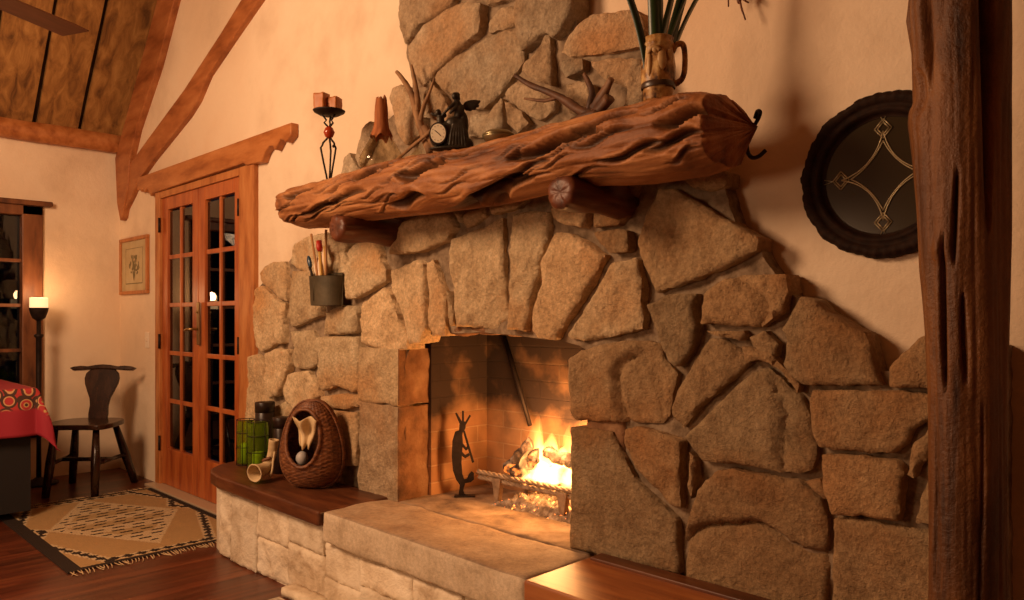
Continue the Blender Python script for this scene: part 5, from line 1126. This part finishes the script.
tops = [(.13, -.13), (-.13, -.13), (.13, .13), (-.13, .13)]; feet = [(.155, -.20), (-.155, -.20), (.215, .25), (-.215, .25)]
for (a, b), (c, d) in zip(tops, feet): MB().tube([(a, b, .438), ((a * .5 + c * .5), (b * .5 + d * .5), .22), (c, d, 0)], [.020, .030, .024], 8).build('leg', M['darkwood'], t)
for x in (-1, 1): MB().tube([(x * .145, -.165, .21), (x * .18, .19, .21)], .014, 8).build('stretcher', M['darkwood'], t)
MB().tube([(-.162, .01, .21), (.162, .01, .21)], .014, 8).build('stretcher', M['darkwood'], t)

# ------------------------------------------------------------------ table with red cloth
TX0, TX1, TY0, TY1, TZ = -6.0, -5.05, -.25, 1.17, .755
t = thing('dining_table', 'dark wooden table under a red patterned cloth beside the window', 'table', ((TX0 + TX1) / 2, (TY0 + TY1) / 2, 0))
cxm, cym = (TX0 + TX1) / 2, (TY0 + TY1) / 2; hx, hy_ = (TX1 - TX0) / 2, (TY1 - TY0) / 2
fin(MB().box(-hx + .01, hx - .01, -hy_ + .01, hy_ - .01, TZ - .04, TZ - .004, .006).build('tabletop', M['darkwood'], t), .002)
MB().box(-hx + .2, hx - .03, -hy_ + .2, hy_ - .02, .05, TZ - .04).build('cabinet_base', plain('black_stain', (.006, .003, .002), .8), t)
for sx in (-1, 1):
    for sy in (-1, 1): MB().tube([(sx * (hx - .25), sy * (hy_ - .25), 0), (sx * (hx - .25), sy * (hy_ - .25), .11)], [.03, .045], 12).build('leg', M['darkwood'], t)
V = []; Fc = []; T = []; B = []; drop = .275; st = .016; na = int((2 * hx + 2 * drop) / st); nb_ = int((2 * hy_ + 2 * drop) / st)
for i in range(na + 1):
    for j in range(nb_ + 1):
        a = -hx - drop + (2 * hx + 2 * drop) * i / na; b = -hy_ - drop + (2 * hy_ + 2 * drop) * j / nb_
        dx = max(0, abs(a) - hx); dy = max(0, abs(b) - hy_); sx = 1 if a > 0 else -1; sy = 1 if b > 0 else -1; r = math.hypot(dx, dy)
        x = max(-hx, min(hx, a)); y = max(-hy_, min(hy_, b)); z = TZ
        if r > 0:
            ux, uy = dx / r * sx, dy / r * sy; cn = min(dx, dy) / max(r, 1e-6); wv_ = (.010 * math.sin((a * 14 if dy > dx else b * 14)) + .006 * math.sin((a * 31 if dy > dx else b * 31) + 1)) * min(1, r / .15)
            fl_ = .012 * min(1, r / .02) + r * (.06 + .36 * cn) + wv_; x += ux * fl_; y += uy * fl_; z = TZ - max(0, r * (1 - .07 * cn) - .006)
        V.append((cxm + x, cym + y, z + .001)); edge = min(abs(abs(a) - hx - drop), abs(abs(b) - hy_ - drop))
        band = 1.0 if (.15 < edge < .275) or edge < .0 else (.0); B.append(band)
for i in range(na):
    for j in range(nb_): Fc.append((i * (nb_ + 1) + j, (i + 1) * (nb_ + 1) + j, (i + 1) * (nb_ + 1) + j + 1, i * (nb_ + 1) + j + 1))
cm = bpy.data.materials.new('red_print_cloth'); cm.use_nodes = True; N = cm.node_tree.nodes; L = cm.node_tree.links; b = N['Principled BSDF']
at = N.new('ShaderNodeAttribute'); at.attribute_name = 'tone'; tc = N.new('ShaderNodeTexCoord'); vo = N.new('ShaderNodeTexVoronoi'); vo.inputs['Scale'].default_value = 15; L.new(tc.outputs['Object'], vo.inputs[0])
rp = N.new('ShaderNodeValToRGB'); rp.color_ramp.interpolation = 'CONSTANT'; e = rp.color_ramp.elements; e[0].position = 0; e[0].color = (.06, .03, .02, 1); e[1].position = .86; e[1].color = (.40, .03, .025, 1)
for p, c in ((.16, (.50, .28, .10, 1)), (.24, (.42, .03, .03, 1)), (.42, (.55, .30, .13, 1)), (.50, (.06, .025, .015, 1)), (.66, (.42, .03, .025, 1))): q = e.new(p); q.color = c
L.new(vo.outputs['Distance'], rp.inputs[0]); ml = N.new('ShaderNodeMath'); ml.operation = 'MULTIPLY'; ml.inputs[1].default_value = 1.4
mx = N.new('ShaderNodeMix'); mx.data_type = 'RGBA'; L.new(at.outputs['Fac'], mx.inputs[0]); mx.inputs[6].default_value = (.30, .012, .026, 1); L.new(rp.outputs[0], mx.inputs[7]); L.new(mx.outputs[2], b.inputs['Base Color']); b.inputs['Roughness'].default_value = .8
o = me_obj('tablecloth', V, Fc, cm, None, True); set_tone(o, [(q, q, q) for q in B]); md = o.modifiers.new('s', 'SOLIDIFY'); md.thickness = .002
tag(o, 'red tablecloth with a patterned border hanging over the table corner', 'tablecloth')

# ------------------------------------------------------------------ standing lamp in the corner
t = thing('standing_lamp', 'slim black iron standing lamp with a glowing shade beside the window', 'lamp', (-6.10, 1.43, 0))
MB().lathe([(0, 0), (.12, 0), (.12, .012), (.05, .03), (.018, .05)], 32).build('base', M['iron'], t)
MB().lathe([(.016, .04), (.014, .4), (.018, .8), (.018, 1.02), (.028, 1.03), (.028, 1.045), (.014, 1.05), (.014, 1.14)], 16).build('pole', M['iron'], t)
MB().lathe([(.014, 1.14), (.040, 1.16), (.054, 1.20), (.060, 1.225), (.060, 1.232), (.050, 1.232)], 32).build('cup', M['iron'], t)
sh = MB().lathe([(.050, 1.225), (.056, 1.228), (.056, 1.30), (.050, 1.302), (.050, 1.23)], 32, cap=False).build('lamp_shade', plain('lit_alabaster', (.9, .7, .45), .5, 0, 1.15, (1, .62, .30)), t)
point('standing_lamp_bulb', (-6.10, 1.43, 1.33), 3.2, (1, .55, .25), .04)

# ------------------------------------------------------------------ ceiling fan
t = thing('ceiling_fan', 'dark brown ceiling fan whose blade tip reaches into the top left corner', 'ceiling fan', (-4.46, .66, 2.80))
MB().tube([(0, 0, .06), (0, 0, 1.84)], .014, 12).build('down_rod', M['iron'], t)
MB().lathe([(0, -.06), (.06, -.055), (.095, -.02), (.10, .03), (.07, .07), (.02, .09), (0, .09)], 32).build('motor_housing', M['iron'], t)
bw = mat('fan_blade', [(.09, .028, .008), (.14, .045, .013)], scale=(.5, 4, 4), nscale=6, rough=.5, bump=.1, dist=.003)
for k in range(4):
    a = R(117) + k * math.pi / 2; o = MB().prism([(.16, -.045), (.30, -.065), (.66, -.072), (.755, -.066), (.70, .072), (.30, .062), (.16, .045)], -.004, .004, 'z').build('blade', bw, t); o.rotation_euler = (R(-13), 0, a); o.location = (0, 0, -.03); fin(o, .002)
    o = MB().box(.07, .20, -.018, .018, -.027, -.018, .003).build('blade_bracket', M['iron'], t); o.rotation_euler = (0, 0, a)
